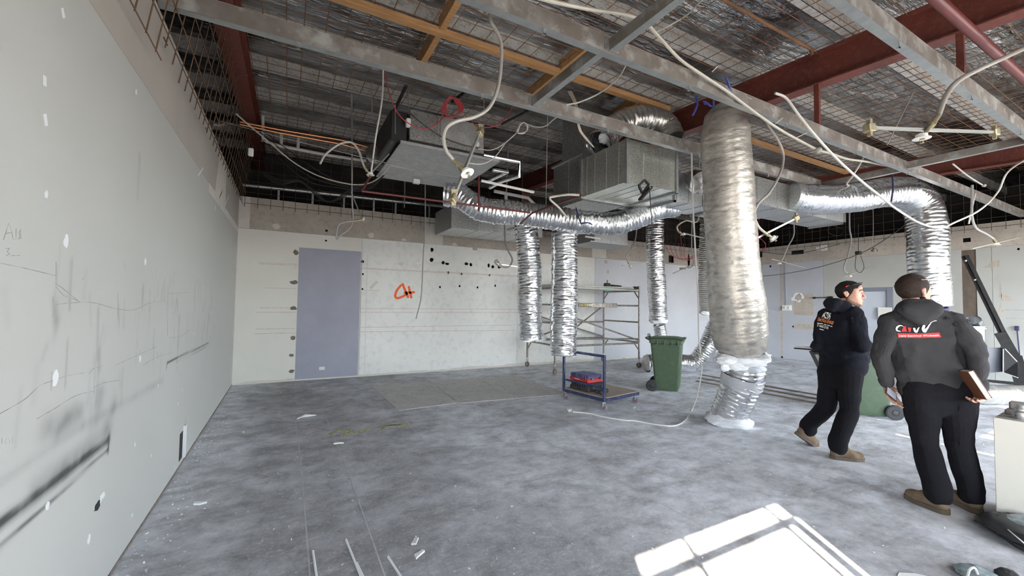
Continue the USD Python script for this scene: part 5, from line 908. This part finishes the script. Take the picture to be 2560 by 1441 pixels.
# steel strut leaning on the wall, scrap behind it
t = thing('steel_strut', 'long black steel strut leaning diagonally against the right-hand wall', 'steel strut', P(2545, 925, Y=2.3))
a, b = P(2412, 640, Y=3.0), P(2546, 915, Y=2.35); part('tee', MB().bar(a, b, .11, .012, hint=(1, .3, 0)).bar(a, b, .012, .12, hint=(1, .3, 0)), 'black_steel', t, smooth=False)
a2, b2 = P(2500, 832, Y=2.45), P(2542, 905, Y=2.36); part('gusset', MB().bar(a2, b2, .16, .012, hint=(1, .3, 0)), 'black_steel', t, smooth=False); part('foot_plate', MB().bar(P(2535, 890, Y=2.4), P(2556, 960, Y=2.3), .2, .02, hint=(1, .2, 0)), 'black_steel', t, smooth=False)
for x, y in ((2414, 652), (2437, 700), (2493, 800)): part('bolt', MB().ball(P(x, y, Y=2.7), .02), 'zinc', t)
t = thing('open_carton', 'grey board carton with a dark open side behind the strut foot', 'carton', P(2480, 930, Y=2.5))
q0, q1, q2, q3 = P(2450, 935, Y=2.75), P(2506, 930, Y=2.5), P(2506, 870, Y=2.5), P(2450, 870, Y=2.75); h = A([.5, .3, 0])
part('board', MB().add(np.vstack([A([q0, q1, q2, q3]), A([q0, q1, q2, q3]) + A([.015, .015, 0])]), [[0, 1, 2, 3], [7, 6, 5, 4], [0, 4, 5, 1], [1, 5, 6, 2], [2, 6, 7, 3], [3, 7, 4, 0]]), 'door_frame', t, smooth=False)
b = MB(); s0, s1, s2, s3 = P(2508, 932, Y=2.45), P(2545, 945, Y=2.25), P(2543, 905, Y=2.3), P(2508, 868, Y=2.47)
b.add(np.vstack([A([s0, s1, s2, s3]), A([s0, s1, s2, s3]) + A([.3, .1, 0])]), [[0, 1, 2, 3], [7, 6, 5, 4], [0, 4, 5, 1], [1, 5, 6, 2], [2, 6, 7, 3], [3, 7, 4, 0]]); part('inside', b, 'black_plastic', t, smooth=False)
for i, j in ((s0, s1), (s3, s2), (s0, s3)): part('white_edge', tube(A([i, j]), .008, 5), 'jointing', t)
t = thing('timber_sill', 'low dark sill with a white face on the floor behind the lying silver duct', 'sill', P(2480, 965, z=0))
a, b = P(2425, 952, Y=2.55), P(2620, 958, Y=1.75); part('white_face', MB().bar(A([a[0], a[1], .16]), A([b[0], b[1], .16]), .04, .28), 'jointing', t, smooth=False); part('dark_top', MB().bar(A([a[0], a[1], .31]), A([b[0], b[1], .31]), .12, .03), 'black_steel', t, smooth=False)
t = thing('white_bucket', 'white bucket of silver duct scraps by the exposed brown stud', 'bucket', P(2430, 905, Y=3.0))
q = P(2430, 905, Y=3.0); zt_ = P(2430, 815, Y=3.0)[2]; part('shell', MB().lathe([(.15, .0), (.19, zt_), (.205, zt_), (.2, zt_ - .02)], A([q[0], q[1], 0]), n=28), 'white_plastic', t); part('rim', MB().lathe([(.2, zt_ - .06), (.215, zt_ - .055), (.215, zt_ - .04), (.2, zt_ - .035)], A([q[0], q[1], 0]), n=28), 'white_plastic', t)
q = P(2543, 840, X=XR - .05); solo('blue_tool', MB().cyl(q + A([0, 0, .12]), q + A([-.02, -.05, -.9]), .010, 8).box(q + A([-.02, -.03, .1]), q + A([.02, .03, .2]), .01), 'navy_strap', 'thin blue-topped pole leaning at the right edge wall', 'pole')
# bits fixed on the right-hand wall
q = P(1968, 770, X=XR); t = thing('switch_box', 'grey electrical box with sockets on the right-hand wall joint', 'electrical box', q); part('box', MB().box(q + A([-.05, -.13, -.08]), q + A([-.0015, .13, .08]), .01), 'paint_cream', t, smooth=False)
for k in (-.06, .05): part('switch', MB().box(q + A([-.058, k - .03, -.03]), q + A([-.05, k + .03, .04]), .003), 'zinc', t, smooth=False)
part('conduit', MB().cyl(q + A([-.03, .02, .08]), q + A([-.03, .02, 1.5]), .012, 8), 'grey_cable', t)
for px, py, lab in ((2045, 622, 'cream wall plate on the bare band of the right-hand wall'), (2060, 620, 'larger cream wall plate beside the small one on the bare band')): q = P(px, py, X=XR); s = .05 if px < 2050 else .08; solo('wall_plate', MB().box(q + A([-.02, -s, -s]), q + A([-.0015, s, s]), .006), 'paint_cream', lab, 'plate', smooth=False)
q = P(2058, 745, X=XR); t = thing('coat_bracket', 'small black bracket on the right-hand wall left of the door', 'bracket', q); part('arm', MB().bar(q + A([-.03, -.18, 0]), q + A([-.03, .2, 0]), .03, .02), 'black_steel', t, smooth=False); part('end_block', MB().box(q + A([-.07, -.24, -.04]), q + A([-.0015, -.16, .04]), .006).box(q + A([-.05, .18, -.025]), q + A([-.0015, .24, .025]), .005), 'black_steel', t, smooth=False)
q = P(2210, 785, X=XR - .05); solo('paper_notice', MB().box(q + A([-.004, -.16, -.14]), q + A([0, .12, .16])), 'paper', 'blank white paper notice on the door edge behind the grey hoodie', 'paper', smooth=False)
# ---------------------------------------------------------------- the two people
from scipy.interpolate import LinearNDInterpolator
def smooth_mesh(chains, edge, it): return body(chains, edge, it)
def to_man(vf):
    v, f = vf; m = m3.Manifold(m3.Mesh(np.ascontiguousarray(v, np.float32), np.ascontiguousarray(f, np.uint32))); return m if m.status() == m3.Error.NoError else None
def hand_chains(w, d, n, side, curl, thumb=.5, k=1.0):
    """wrist point, finger direction, palm normal, side (+1: thumb along d x n), curl per finger in radians per joint"""
    d, n = unit(d), unit(n); n = unit(n - d * (n @ d)); s = np.cross(d, n) * side; ch = []
    kn = [w + d * k * (.088 - .006 * abs(i - 1)) + s * k * (.03 - .02 * i) for i in range(4)]
    ch.append([(w, .026 * k)] + [(q, .0125 * k) for q in kn] + [(w + d * .03 * k + s * .026 * k, .016 * k), (w + d * .04 * k - s * .026 * k, .014 * k)])
    for i, q in enumerate(kn):
        a = 0; p = q; L = (.92, 1.05, .98, .78)[i] * k
        for j, l in enumerate((.043, .027, .021)):
            a += curl[i] if np.ndim(curl) else curl; p2 = p + (d * math.cos(a) + n * math.sin(a)) * l * L; ch.append([(p, (.0098 - .0008 * j) * k), (p2, (.009 - .0008 * j) * k)]); p = p2
    p = w + d * .028 * k + s * .03 * k; q = p + (s * .6 + d * .65 + n * .45 * thumb) * .042 * k; ch.append([(w + d * .02 * k + s * .012 * k, .015 * k), (p, .014 * k), (q, .0115 * k)])
    ch.append([(q, .011 * k), (q + (d * .85 + s * (.25 - thumb * .4) + n * .7 * thumb) * .034 * k, .0092 * k)]); return ch
def head_mesh(o, R, k=1.0):
    """head with brow, eyes, nose, mouth, jaw and ears; o = middle of the head between the ears, R columns = right, forward, up"""
    def E(c, r): return m3.Manifold.sphere(1, 32).scale(tuple(map(float, r))).translate(tuple(map(float, c)))
    H = lambda *b: hull_balls([(A(c, float), r) for c, r in b])
    m = E((0, -.008, .035), (.076, .097, .088)) + H(((.04, .045, .03), .034), ((-.04, .045, .03), .034), ((.045, .048, -.025), .026), ((-.045, .048, -.025), .026), ((.048, .0, -.065), .02), ((-.048, .0, -.065), .02), ((.016, .072, -.10), .02), ((-.016, .072, -.10), .02), ((0, .066, .06), .03))
    for s in (-1, 1): m = m - E((s * .031, .098, .012), (.019, .016, .012))
    m = m + H(((0, .088, .018), .009), ((0, .108, -.026), .0135)) + H(((.013, .092, -.034), .0095), ((-.013, .092, -.034), .0095), ((0, .106, -.03), .012)) + H(((.018, .083, -.060), .008), ((-.018, .083, -.060), .008), ((0, .093, -.058), .0075)) + H(((.015, .083, -.071), .008), ((-.015, .083, -.071), .008), ((0, .091, -.073), .008))
    for s in (-1, 1):
        m = m + H(((s * .018, .092, .03), .0085), ((s * .046, .08, .028), .009))
        ear = H(((s * .078, -.012, .018), .011), ((s * .08, -.026, .012), .012), ((s * .077, -.012, -.022), .009), ((s * .07, .0, 0), .01)) - E((s * .091, -.012, .004), (.008, .011, .015)); m = m + ear
    m = m.refine_to_length(.007); v, f = geo(m); t = trimesh.Trimesh(v, f, process=True); taubin(t, 7)
    return A(t.vertices) * k @ R.T + o, A(t.faces)
def boot_T(toe, az, pitch=0.0):
    """places a boot: toe tip on the floor, pointing along az, heel raised by pitch about the ball of the foot"""
    R = A([[math.cos(az), math.sin(az), 0], [-math.sin(az), math.cos(az), 0], [0, 0, 1]])      # columns: right, forward, up
    def T(v):
        v = A(v, float).copy(); y0 = -.07; c, s = math.cos(pitch), math.sin(pitch)
        yy, zz = v[:, 1] - y0, v[:, 2]
        w = np.clip((y0 + .03 - v[:, 1]) / .06, 0, 1)[:, None]; r = np.stack([v[:, 0], y0 + yy * c + zz * s, -yy * s + zz * c], 1); return (v * (1 - w) + r * w) @ R.T + A([toe[0], toe[1], 0])
    return T
def ankle(T, z=.15): return T([[0, -.295 + .075, z]])[0]
def boot(t, T, side, L=.295):
    o = .012 * side
    up = [[((0, -L + .045, .055), .042), ((0, -L + .055, .12), .043), ((0, -L + .10, .12), .044), ((0, -L + .10, .05), .042)], [((0, -L + .055, .12), .043), ((0, -L + .10, .12), .044), ((0, -L + .05, .17), .045), ((0, -L + .09, .17), .046)],
          [((0, -L + .10, .10), .046), ((0, -L + .10, .05), .042), ((.016 + o, -.105, .05), .042), ((-.016 + o, -.105, .05), .042)], [((.016 + o, -.105, .05), .042), ((-.016 + o, -.105, .05), .042), ((.012 + o, -.046, .046), .036), ((-.008 + o, -.046, .046), .036)]]
    v, f = body(up, .014, 6); v[:, 2] = np.maximum(v[:, 2], .02); bt = part('boot', (T(v), f), 'boot', t, smooth=True)
    pl = so.unary_union([sg.Point(0, -L + .045).buffer(.045), sg.Point(.018 + o, -.10).buffer(.04), sg.Point(-.018 + o, -.10).buffer(.04), sg.Point(o, -.04).buffer(.042)]).convex_hull
    m = trimesh.creation.extrude_polygon(pl, .032, engine='earcut'); m = m.subdivide_to_size(.03); part('sole', (T(A(m.vertices)), A(m.faces)), 'boot_sole', bt, smooth=30)
    for k in range(4): y = -.115 - .028 * k; z = .083 + .021 * k; part('lace', (lambda g: (T(g[0]), g[1]))(tube(A([[-.024, y, z - .003], [0, y - .004, z + .006], [.024, y, z - .003]]), .0035, 5)), 'hair_brown', bt)
class Fig:
    def __init__(s, c, az): s.c = A([*c, 0]); s.f = A([math.sin(az), math.cos(az), 0]); s.r = A([math.cos(az), -math.sin(az), 0]); s.az = az
    def px(s, x, y, fwd=0.0):
        d = FWD + RGT * (x - 1280) / FPX - UPV * (y - 720.5) / FPX; return EYE + d * ((s.c + s.f * fwd - EYE) @ s.f) / (d @ s.f)
def print_on(t, surf, F, name, vf, u0, z0, mat, sc=1.0, tilt=0.0, off=.003, sub=.012, back=-1):
    """lay flat lettering on the back of a garment: u to the wearer's right, z up"""
    v, f = vf; m = trimesh.Trimesh(v, f, process=False).subdivide_to_size(sub); v, f = A(m.vertices), A(m.faces)
    sv = surf[0]; u = (sv - F.c) @ F.r; w = (sv - F.c) @ F.f
    uu = u0 + v[:, 0] * sc; zz = z0 + v[:, 1] * sc + tilt * v[:, 0] * sc; k = (u > uu.min() - .06) & (u < uu.max() + .06) & (sv[:, 2] > zz.min() - .06) & (sv[:, 2] < zz.max() + .06)
    key = np.round(np.c_[u[k], sv[k, 2]] / .02).astype(int); best = {}
    for kk, w_, u_, z_ in zip(map(tuple, key), w[k], u[k], sv[k, 2]):
        if kk not in best or w_ < best[kk][0]: best[kk] = (w_, u_, z_)
    b = A(list(best.values())); it = LinearNDInterpolator(b[:, 1:], b[:, 0])
    d = it(np.c_[uu, zz]); d = np.where(np.isnan(d), np.nanmean(d), d)
    p = F.c + np.outer(uu, F.r) + np.outer(d - off - v[:, 2] * .5, F.f); p[:, 2] = zz
    return part(name, (p, f), mat, t, smooth=False)

# ---- the person in the grey hoodie, seen from behind
F = Fig((4.40, 1.25), math.radians(56)); TL, TR = boot_T(P(2268, 1243, z=0), math.radians(24)), boot_T(P(2362, 1243, z=0), math.radians(36)); t2 = thing('person', 'person seen from behind in a dark grey hoodie, holding a phone and a brown book', 'person', (4.42, 1.26, 0))
J = dict(neck=F.px(2290, 765, .0), head=F.px(2283, 730, .03), shL=F.px(2228, 805), shR=F.px(2384, 803), chest=F.px(2303, 840, .02), belly=F.px(2320, 905, .05), hem=F.px(2337, 968, .05),
         elL=F.px(2199, 890, -.02), wrL=F.px(2218, 962, .06), elR=F.px(2442, 890, -.09), wrR=F.px(2450, 972, -.03), hipL=F.px(2300, 975, .02), hipR=F.px(2390, 975, .02), knL=F.px(2313, 1112, .06), knR=F.px(2397, 1112, .06), anL=ankle(TL), anR=ankle(TR))
S_ = lambda p, rad, **k: (p + F.r * k.get('r', 0) + F.f * k.get('f', 0) + A([0, 0, k.get('z', 0)]), rad)
def torso(J, F, g=1.0):
    c, b, h = J['chest'], J['belly'], J['hem']; w = J.get('wide', 1.0)
    return [[S_(J['shL'], .070 * g, r=.03), S_(J['shR'], .070 * g, r=-.03), S_(c, .110 * g, r=.085 * w), S_(c, .110 * g, r=-.085 * w), S_(c, .10 * g, f=.06 + .05 * (w < 1))], [S_(c, .110 * g, r=.09 * w), S_(c, .110 * g, r=-.09 * w), S_(b, .122 * g, r=.09 * w), S_(b, .122 * g, r=-.09 * w), S_(b, .12 * g, f=.08 + .07 * (w < 1))],
            [S_(b, .122 * g, r=.09 * w), S_(b, .122 * g, r=-.09 * w), S_(b, .12 * g, f=.08 + .07 * (w < 1)), S_(h, .118 * g, r=.085 * w), S_(h, .118 * g, r=-.085 * w), S_(h, .11 * g, f=.06)]]
def arms(J, g=1.0, cuff=1.0):
    o = []
    for s in 'LR': o += [[(J['sh' + s], .066 * g), (J['el' + s], .052 * g)], [(J['el' + s], .053 * g), (J['el' + s] + (J['wr' + s] - J['el' + s]) * cuff, .040 * g)]]
    return o
def build_person(t, F, J, Rh, hood, hands, hoodie_mat, hair_mat, hk, seed):
    parts = [[(J['neck'] + A([0, 0, -.04]), .062), (J['head'] + Rh @ A([0, -.02, -.06]), .056)]] + [[(p, r * .74) for p, r in c] for c in torso(J, F)] + [[(p, r * .66) for p, r in c] for c in arms(J)]
    for s in 'LR': parts += [[(J['hip' + s], .075), (J['kn' + s], .048)], [(J['kn' + s], .048), (J['an' + s], .035)]]
    sk = to_man(body(parts, .03, 8)); hd = to_man(head_mesh(J['head'], Rh, hk)); u = sk + hd
    for hch in hands:
        hm = to_man(body(hch, .004, 5)); u = u + hm
    part('body', u, 'skin', t, smooth=True)
    h = J['hem']
    ch = torso(J, F, 1.12) + arms(J, 1.26, .93) + hood
    hv = body(ch, .018, 10, amp=.036, ns=7.0, seed=seed); hz = h[2] - .075
    hd_ = part('hoodie', hv, hoodie_mat, t, smooth=True)
    part('hem_band', body([[S_(h, .134, r=.09, z=-.02), S_(h, .134, r=-.09, z=-.02), S_(h, .12, f=.07, z=-.02), S_(h, .134, r=.09), S_(h, .134, r=-.09), S_(h, .12, f=.07)]], .02, 6, amp=.004, seed=3), hoodie_mat, hd_, smooth=True)
    for s in 'LR':
        w, e = J['wr' + s], J['el' + s]; d = unit(w - e); L = np.linalg.norm(w - e); part('cuff', body([[(e + d * L * .84, .050), (e + d * L * .93, .046)]], .012, 4, amp=.003, seed=5), hoodie_mat, hd_, smooth=True)
    tr = [[S_(J['hipL'], .118), S_(J['hipR'], .118), S_(J['hipL'], .09, z=.08), S_(J['hipR'], .09, z=.08)], [S_(J['hipL'], .115), S_(J['hipR'], .115), S_(J['hipL'] * .75 + J['knL'] * .25, .104), S_(J['hipR'] * .75 + J['knR'] * .25, .104)]]
    for s in 'LR': tr += [[(J['hip' + s], .118), (J['kn' + s], .085)], [(J['kn' + s], .086), (J['an' + s] + A([0, 0, .02]), .080)], [(J['an' + s] + A([0, 0, .02]), .080), (J['an' + s] + A([0, 0, -.035]), .076)]]
    part('trousers', body(tr, .02, 10, amp=.018, ns=6.0, seed=seed + 4), 'trousers', t, smooth=True)
    return hv
def hair_cap(o, Rh, k, seed=1, thick=1.0, front=.066):
    """hair: a solid cap over the skull, trimmed from the nape to the hairline"""
    m = m3.Manifold.sphere(1, 48).scale((.081 * thick, .104 * thick, .094 * thick)).translate((0, -.010, .036))
    n = unit([0, .115, .155]); m = m.trim_by_plane(tuple(n), float(n @ A([0, -.09, -.066])))
    m = m - hull_balls([(A([sx * .05, .118 + (front - .066), z]), .055) for sx in (-1, 1) for z in (0, .045)])
    v, f = geo(m.refine_to_length(.006)); t = trimesh.Trimesh(v, f, process=True); v = taubin(t, 5)
    v = v + A(t.vertex_normals) * (.007 * (meshkit.fbm(v * A([70, 45, 45]), 3, seed) - .42))[:, None]
    return v * k @ Rh.T + o, A(t.faces)
def headrot(az, pitch=0.0, roll=0.0):
    f = A([math.sin(az) * math.cos(pitch), math.cos(az) * math.cos(pitch), math.sin(pitch)]); r = unit(np.cross(f, [0, 0, 1])); u = np.cross(r, f); r2 = r * math.cos(roll) + u * math.sin(roll); u2 = np.cross(r2, f); return np.stack([r2, f, u2], 1)
Rh = headrot(math.radians(108), .05)
nk = J['neck']
hood = [[S_(nk, .072, r=.055, z=-.03, f=-.03), S_(nk, .072, r=-.055, z=-.03, f=-.03), S_(nk, .075, f=-.05, z=-.06), S_(nk, .05, f=.06, z=-.055), S_(nk, .05, r=.10, z=-.085), S_(nk, .05, r=-.10, z=-.085)], [S_(nk, .06, f=-.07, z=-.04, r=.075), S_(nk, .06, f=-.07, z=-.04, r=-.075), S_(nk, .05, f=-.08, z=-.115)],
        [(J['shL'], .072), S_(nk, .06, r=-.05, z=-.06)], [(J['shR'], .072), S_(nk, .06, r=.05, z=-.06)]]
dL = unit(J['wrL'] - J['elL']); dR = unit(J['wrR'] - J['elR'])
hL = hand_chains(J['wrL'] + A([0, 0, -.005]), F.px(2232, 1000, .06) - J['wrL'], F.r * .55 - F.f * .8, -1, (.28, .32, .36, .4), .9, 1.05)
bk = dict(a=F.px(2420, 930, .12), b=F.px(2476, 998, .02))
hR = hand_chains(J['wrR'] + A([0, 0, -.02]), unit(F.px(2436, 1010, -.12) - J['wrR'] - A([0, 0, -.02])), -F.r * .35 + A([0, 0, .9]) - F.f * .3, -1, (.35, .35, .38, .42), .4, 1.0)
hv = build_person(t2, F, J, Rh, hood, [hL, hR], 'hoodie_grey', 'hair_brown', 1.08, 3)
part('hair', hair_cap(J['head'], Rh, 1.08, seed=2, thick=1.04), 'hair_brown', t2, smooth=True)
bd = m3.Manifold.batch_boolean([hull_balls([(A(a, float), r) for a, r in c]) for c in ([((.055, .0, -.05), .018), ((.05, .02, -.075), .018), ((.018, .07, -.103), .021)], [((-.055, .0, -.05), .018), ((-.05, .02, -.075), .018), ((-.018, .07, -.103), .021)], [((.018, .07, -.103), .021), ((-.018, .07, -.103), .021)])], m3.OpType.Add)
bv, bf = geo(bd.refine_to_length(.008)); part('beard', (bv * 1.10 @ Rh.T + J['head'], bf), 'hair_brown', t2, smooth=True)
part('head_strap', tube(A([[math.cos(a) * .088, -.012 + math.sin(a) * .108, .085] for a in np.linspace(-.3, .9, 9)]) * 1.08 @ Rh.T + J['head'], .004, 5), 'shade_lens', t2)
boot(t2, TL, -1); boot(t2, TR, 1)
# print on the back: small pictorial mark, check mark and red name bar
def flat(poly): return prism(poly, 0, 2, .001)
uz = lambda x, y: (lambda q: ((q - F.c) @ F.r, q[2]))(F.px(x, y, -.12))
zx0 = 2235; scx = 130 / 2560.0
def lp(pts): return [uz(2235 + x * scx, 795 + y * scx) for x, y in pts]
def logo(name, poly, mat, off=.004):
    v, f = flat(poly); print_on(t2, hv, F, name, (v, f), 0, 0, mat, off=off)
def stroke(pts, w): 
    q = A([[a, 0, b] for a, b in lp(pts)]); s = spline(q, .004)[:, [0, 2]]; k = (uz(2300, 800)[0] - uz(2299, 800)[0]) * scx
    return so.unary_union([sg.Point(*p).buffer(ww * k / 2) for p, ww in zip(s, np.interp(np.linspace(0, 1, len(s)), np.linspace(0, 1, len(w)), w))])
logo('print_mark', stroke([(520, 430), (400, 390), (250, 460), (190, 570), (240, 650), (360, 670)], [40, 80, 110, 100, 90, 60]), 'print_white'); logo('print_mark', sg.Polygon(lp([(420, 690), (540, 430), (660, 420), (690, 690)])), 'print_red'); logo('print_mark', sg.Polygon(lp([(745, 490), (930, 500), (860, 710), (780, 700)])), 'print_red')
logo('print_mark', stroke([(1060, 540), (1080, 650), (1130, 710), (1190, 640), (1270, 490)], [110, 110, 100, 80, 60]), 'print_white'); logo('print_mark', stroke([(1480, 410), (1470, 560), (1520, 680), (1640, 550), (1850, 290), (2000, 175), (2180, 150)], [150, 150, 140, 110, 90, 80, 40]), 'print_white')
q = lp([(220, 770), (1300, 775), (2270, 725), (2310, 960), (1300, 1000), (240, 990)]); logo('name_bar', sg.Polygon(q), 'print_red', .0035)
(xa, za), (xb, zb) = lp([(280, 930)])[0], lp([(2200, 880)])[0]; v, f = text('CNW Electrical Wholesale', .02, True); sc = (xb - xa) / v[:, 0].max(); print_on(t2, hv, F, 'name_lettering', (v, f), xa, za - .003, 'print_white', sc, (zb - za) / (xb - xa), .006)
# phone and book
t = thing('mobile_phone', 'black mobile phone with a pale screen held in the left hand of the grey-hooded person', 'phone', F.px(2226, 985, 0))
ph = [F.px(2219, 968, -.00), F.px(2241, 985, .02), F.px(2240, 1002, .0), F.px(2217, 983, -.02)]; nrm = unit(np.cross(A(ph[1]) - ph[0], A(ph[3]) - ph[0])); nrm = nrm if nrm @ F.f > 0 else -nrm
def slab(q, n, d): q = A(q); return np.vstack([q, q + n * d]), [[3, 2, 1, 0], [4, 5, 6, 7], [0, 1, 5, 4], [1, 2, 6, 5], [2, 3, 7, 6], [3, 0, 4, 7]]
cc = np.mean(ph, 0); big = [cc + (p - cc) * 1.12 for p in ph]; part('case', MB().add(*slab(big, nrm, .009)), 'black_plastic', t, smooth=False); part('screen', MB().add(*slab([p - nrm * .0012 for p in ph], nrm, .001)), 'phone_glass', t, smooth=False)
t = thing('notebook', 'brown hardcover notebook held under the right arm of the grey-hooded person', 'book', F.px(2445, 965, 0))
a, b, c_, d_ = F.px(2421, 930, -.19), F.px(2468, 1000, -.19), F.px(2436, 1001, -.15), F.px(2410, 945, -.15); n = unit(np.cross(b - a, d_ - a)); n = n if n @ F.r > 0 else -n
# the book: spine edge a-b faces the camera; pages show beside it
lx = unit(b - a); Lb = np.linalg.norm(b - a) ; wv = F.f * .97 - F.r * .14 - A([0, 0, .12]); wd = unit(wv - lx * (wv @ lx)); th = unit(np.cross(lx, wd)); th = th if th @ F.r > 0 else -th
RB = np.stack([lx, wd, np.cross(lx, wd)], 1); sg_ = 1 if np.cross(lx, wd) @ th > 0 else -1
part('front_cover', MB().box((0, 0, 0), (Lb, .17, -.003 * sg_), 0, RB, a), 'book_brown', t, smooth=False); part('pages', MB().box((.004, .003, 0), (Lb - .004, .165, .03 * sg_), 0, RB, a), 'paper', t, smooth=False); part('back_cover', MB().box((0, 0, .03 * sg_), (Lb, .17, .033 * sg_), 0, RB, a), 'book_brown', t, smooth=False)

# ---- the person in the black hoodie, walking to the right
F = Fig((5.06, 2.19), math.radians(106)); TR, TL = boot_T(P(2158, 1152, z=0), math.radians(128)), boot_T(P(2048, 1116, z=0), math.radians(122), .6); t1 = thing('person', 'bearded person in a black hoodie with white and orange print, walking to the right', 'person', (5.06, 2.19, 0))
J = dict(neck=F.px(2101, 763, .0), head=F.px(2124, 736, .05), shL=F.px(2062, 790, -.02), shR=F.px(2137, 790, .0), chest=F.px(2098, 825, .01), belly=F.px(2105, 880, .03), hem=F.px(2107, 908, .03),
         elL=F.px(2047, 862, -.10), wrL=F.px(2040, 874, .20), elR=F.px(2158, 866, -.02), wrR=F.px(2140, 885, .27), wide=.95, hipL=F.px(2080, 925, .0), hipR=F.px(2122, 925, .0), knL=F.px(2066, 1018, .0), knR=F.px(2124, 1028, .06), anL=ankle(TL), anR=ankle(TR))
S_ = lambda p, rad, **k: (p + F.r * k.get('r', 0) + F.f * k.get('f', 0) + A([0, 0, k.get('z', 0)]), rad)
Rh = headrot(math.radians(166), -.02); nk = J['neck']
hood = [[S_(nk, .07, r=.05, z=-.02, f=-.03), S_(nk, .07, r=-.05, z=-.02, f=-.03), S_(nk, .06, f=-.08, z=-.0), S_(nk, .055, f=.075, z=-.02), S_(nk, .05, r=.09, z=-.08), S_(nk, .05, r=-.09, z=-.08)], [S_(nk, .06, f=-.085, z=.01, r=.03), S_(nk, .06, f=-.085, z=.01, r=-.03), S_(nk, .045, f=-.08, z=-.04)],
        [(J['shL'], .072), S_(nk, .06, r=-.05, z=-.06)], [(J['shR'], .072), S_(nk, .06, r=.05, z=-.06)]]
hL = hand_chains(J['wrL'], F.f * .8 + F.r * .2 - A([0, 0, .3]), F.r, -1, .45, .5, .95); hR = hand_chains(J['wrR'], F.f * .3 - F.r * .9, -F.f, 1, .4, .5, .95)
hv = build_person(t1, F, J, Rh, hood, [hL, hR], 'hoodie_black', 'hair_dark', 1.07, 9)
part('hair', hair_cap(J['head'], Rh, 1.07, seed=6), 'hair_dark', t1, smooth=True)
part('beard', (bv * A([1.04, 1.025, 1.02]) * 1.07 @ Rh.T + J['head'], bf), 'beard', t1, smooth=True)
mu = hull_balls([(A([.02, .083, -.047]), .007), (A([-.02, .083, -.047]), .007), (A([0, .092, -.045]), .007)]); v, f = geo(mu); part('moustache', (v * 1.07 @ Rh.T + J['head'], f), 'beard', t1, smooth=True)
for s in (-1, 1):
    e = part('eye', MB().ball(J['head'] + Rh @ (A([s * .031, .079, .012]) * 1.07), .0125, 2), 'eye_white', t1, smooth=True); part('iris', MB().ball(J['head'] + Rh @ (A([s * .031 + .002, .088, .012]) * 1.07), .0058, 1), 'hair_dark', e, smooth=True)
    part('eyebrow', tube(A([[s * .014, .0955, .033], [s * .032, .093, .041], [s * .048, .082, .035]]) * 1.07 @ Rh.T + J['head'], .0042, 6), 'hair_dark', t1)
g_ = lambda p: A(p) * 1.07 @ Rh.T + J['head']
b = MB(); b.add(*tube(g_([[-.083, -.02, .07], [-.086, .03, .085], [-.06, .075, .10], [0, .088, .108], [.06, .075, .10], [.086, .03, .085], [.083, -.02, .07]]), .008, 6)); part('sunglasses', b, 'shade_lens', t1, label='dark sunglasses pushed up on the hair'); part('temple_tip', MB().bar(g_([.087, -.015, .068]), g_([.087, .01, .082]), .007, .01), 'pink_red', t1, smooth=False, label='red tip of the sunglasses')
boot(t1, TR, 1); boot(t1, TL, -1)
uz = lambda x, y: (lambda q: ((q - F.c) @ F.r, q[2]))(F.px(x, y, -.13))
def lay(s, p0, p1, h, mat, bold=True, shear=0.0, off=.004):
    (xa, za), (xb, zb) = uz(*p0), uz(*p1); v, f = text(s, h, bold); k = (xb - xa) / v[:, 0].max(); v = v.copy(); v[:, 0] *= k; v[:, 0] += shear * v[:, 1]; v[:, 2] += 0
    print_on(t1, hv, F, 'lettering', (v, f), xa, za, mat, 1.0, (zb - za) / (xb - xa), off)
lay('ASK', (2049, 794), (2069, 799), .066, 'print_white', True, .25, .011); lay('Electrical Group', (2040, 802), (2079, 811), .036, 'print_orange'); lay('07 4463 0768', (2043, 816), (2069, 824), .028, 'print_white')
for a, b_ in (((2041, 808), (2054, 810)), ((2057, 811), (2064, 813)), ((2066, 813), (2072, 815)), ((2073, 816), (2078, 817)), ((2050, 823), (2059, 826))):
    (xa, za), (xb, zb) = uz(*a), uz(*b_); print_on(t1, hv, F, 'print_line', flat(ribbon([(xa, za), (xb, zb)], .008)), 0, 0, 'print_white')
t = thing('clipboard', 'black folder with a white sheet on top, carried by the black-hooded person', 'clipboard', F.px(2030, 885, 0))
a = F.px(2006, 868, .12); b_ = F.px(2056, 872, .05)
part('sheet', MB().bar(a, b_, .19, .012), 'paper', t, smooth=False); part('folder', MB().bar(a + A([0, 0, -.016]), b_ + A([0, 0, -.016]), .20, .014), 'black_plastic', t, smooth=False)
part('flap', MB().add(*slab([F.px(2022, 878, .1), F.px(2052, 878, .06), F.px(2058, 918, .06), F.px(2044, 922, .08)], F.f, .02)), 'black_plastic', t, smooth=False); part('inner_page', MB().add(*slab([F.px(2037, 887, .055), F.px(2047, 886, .055), F.px(2053, 904, .055), F.px(2049, 911, .055)], F.f, .01)), 'paper', t, smooth=False)
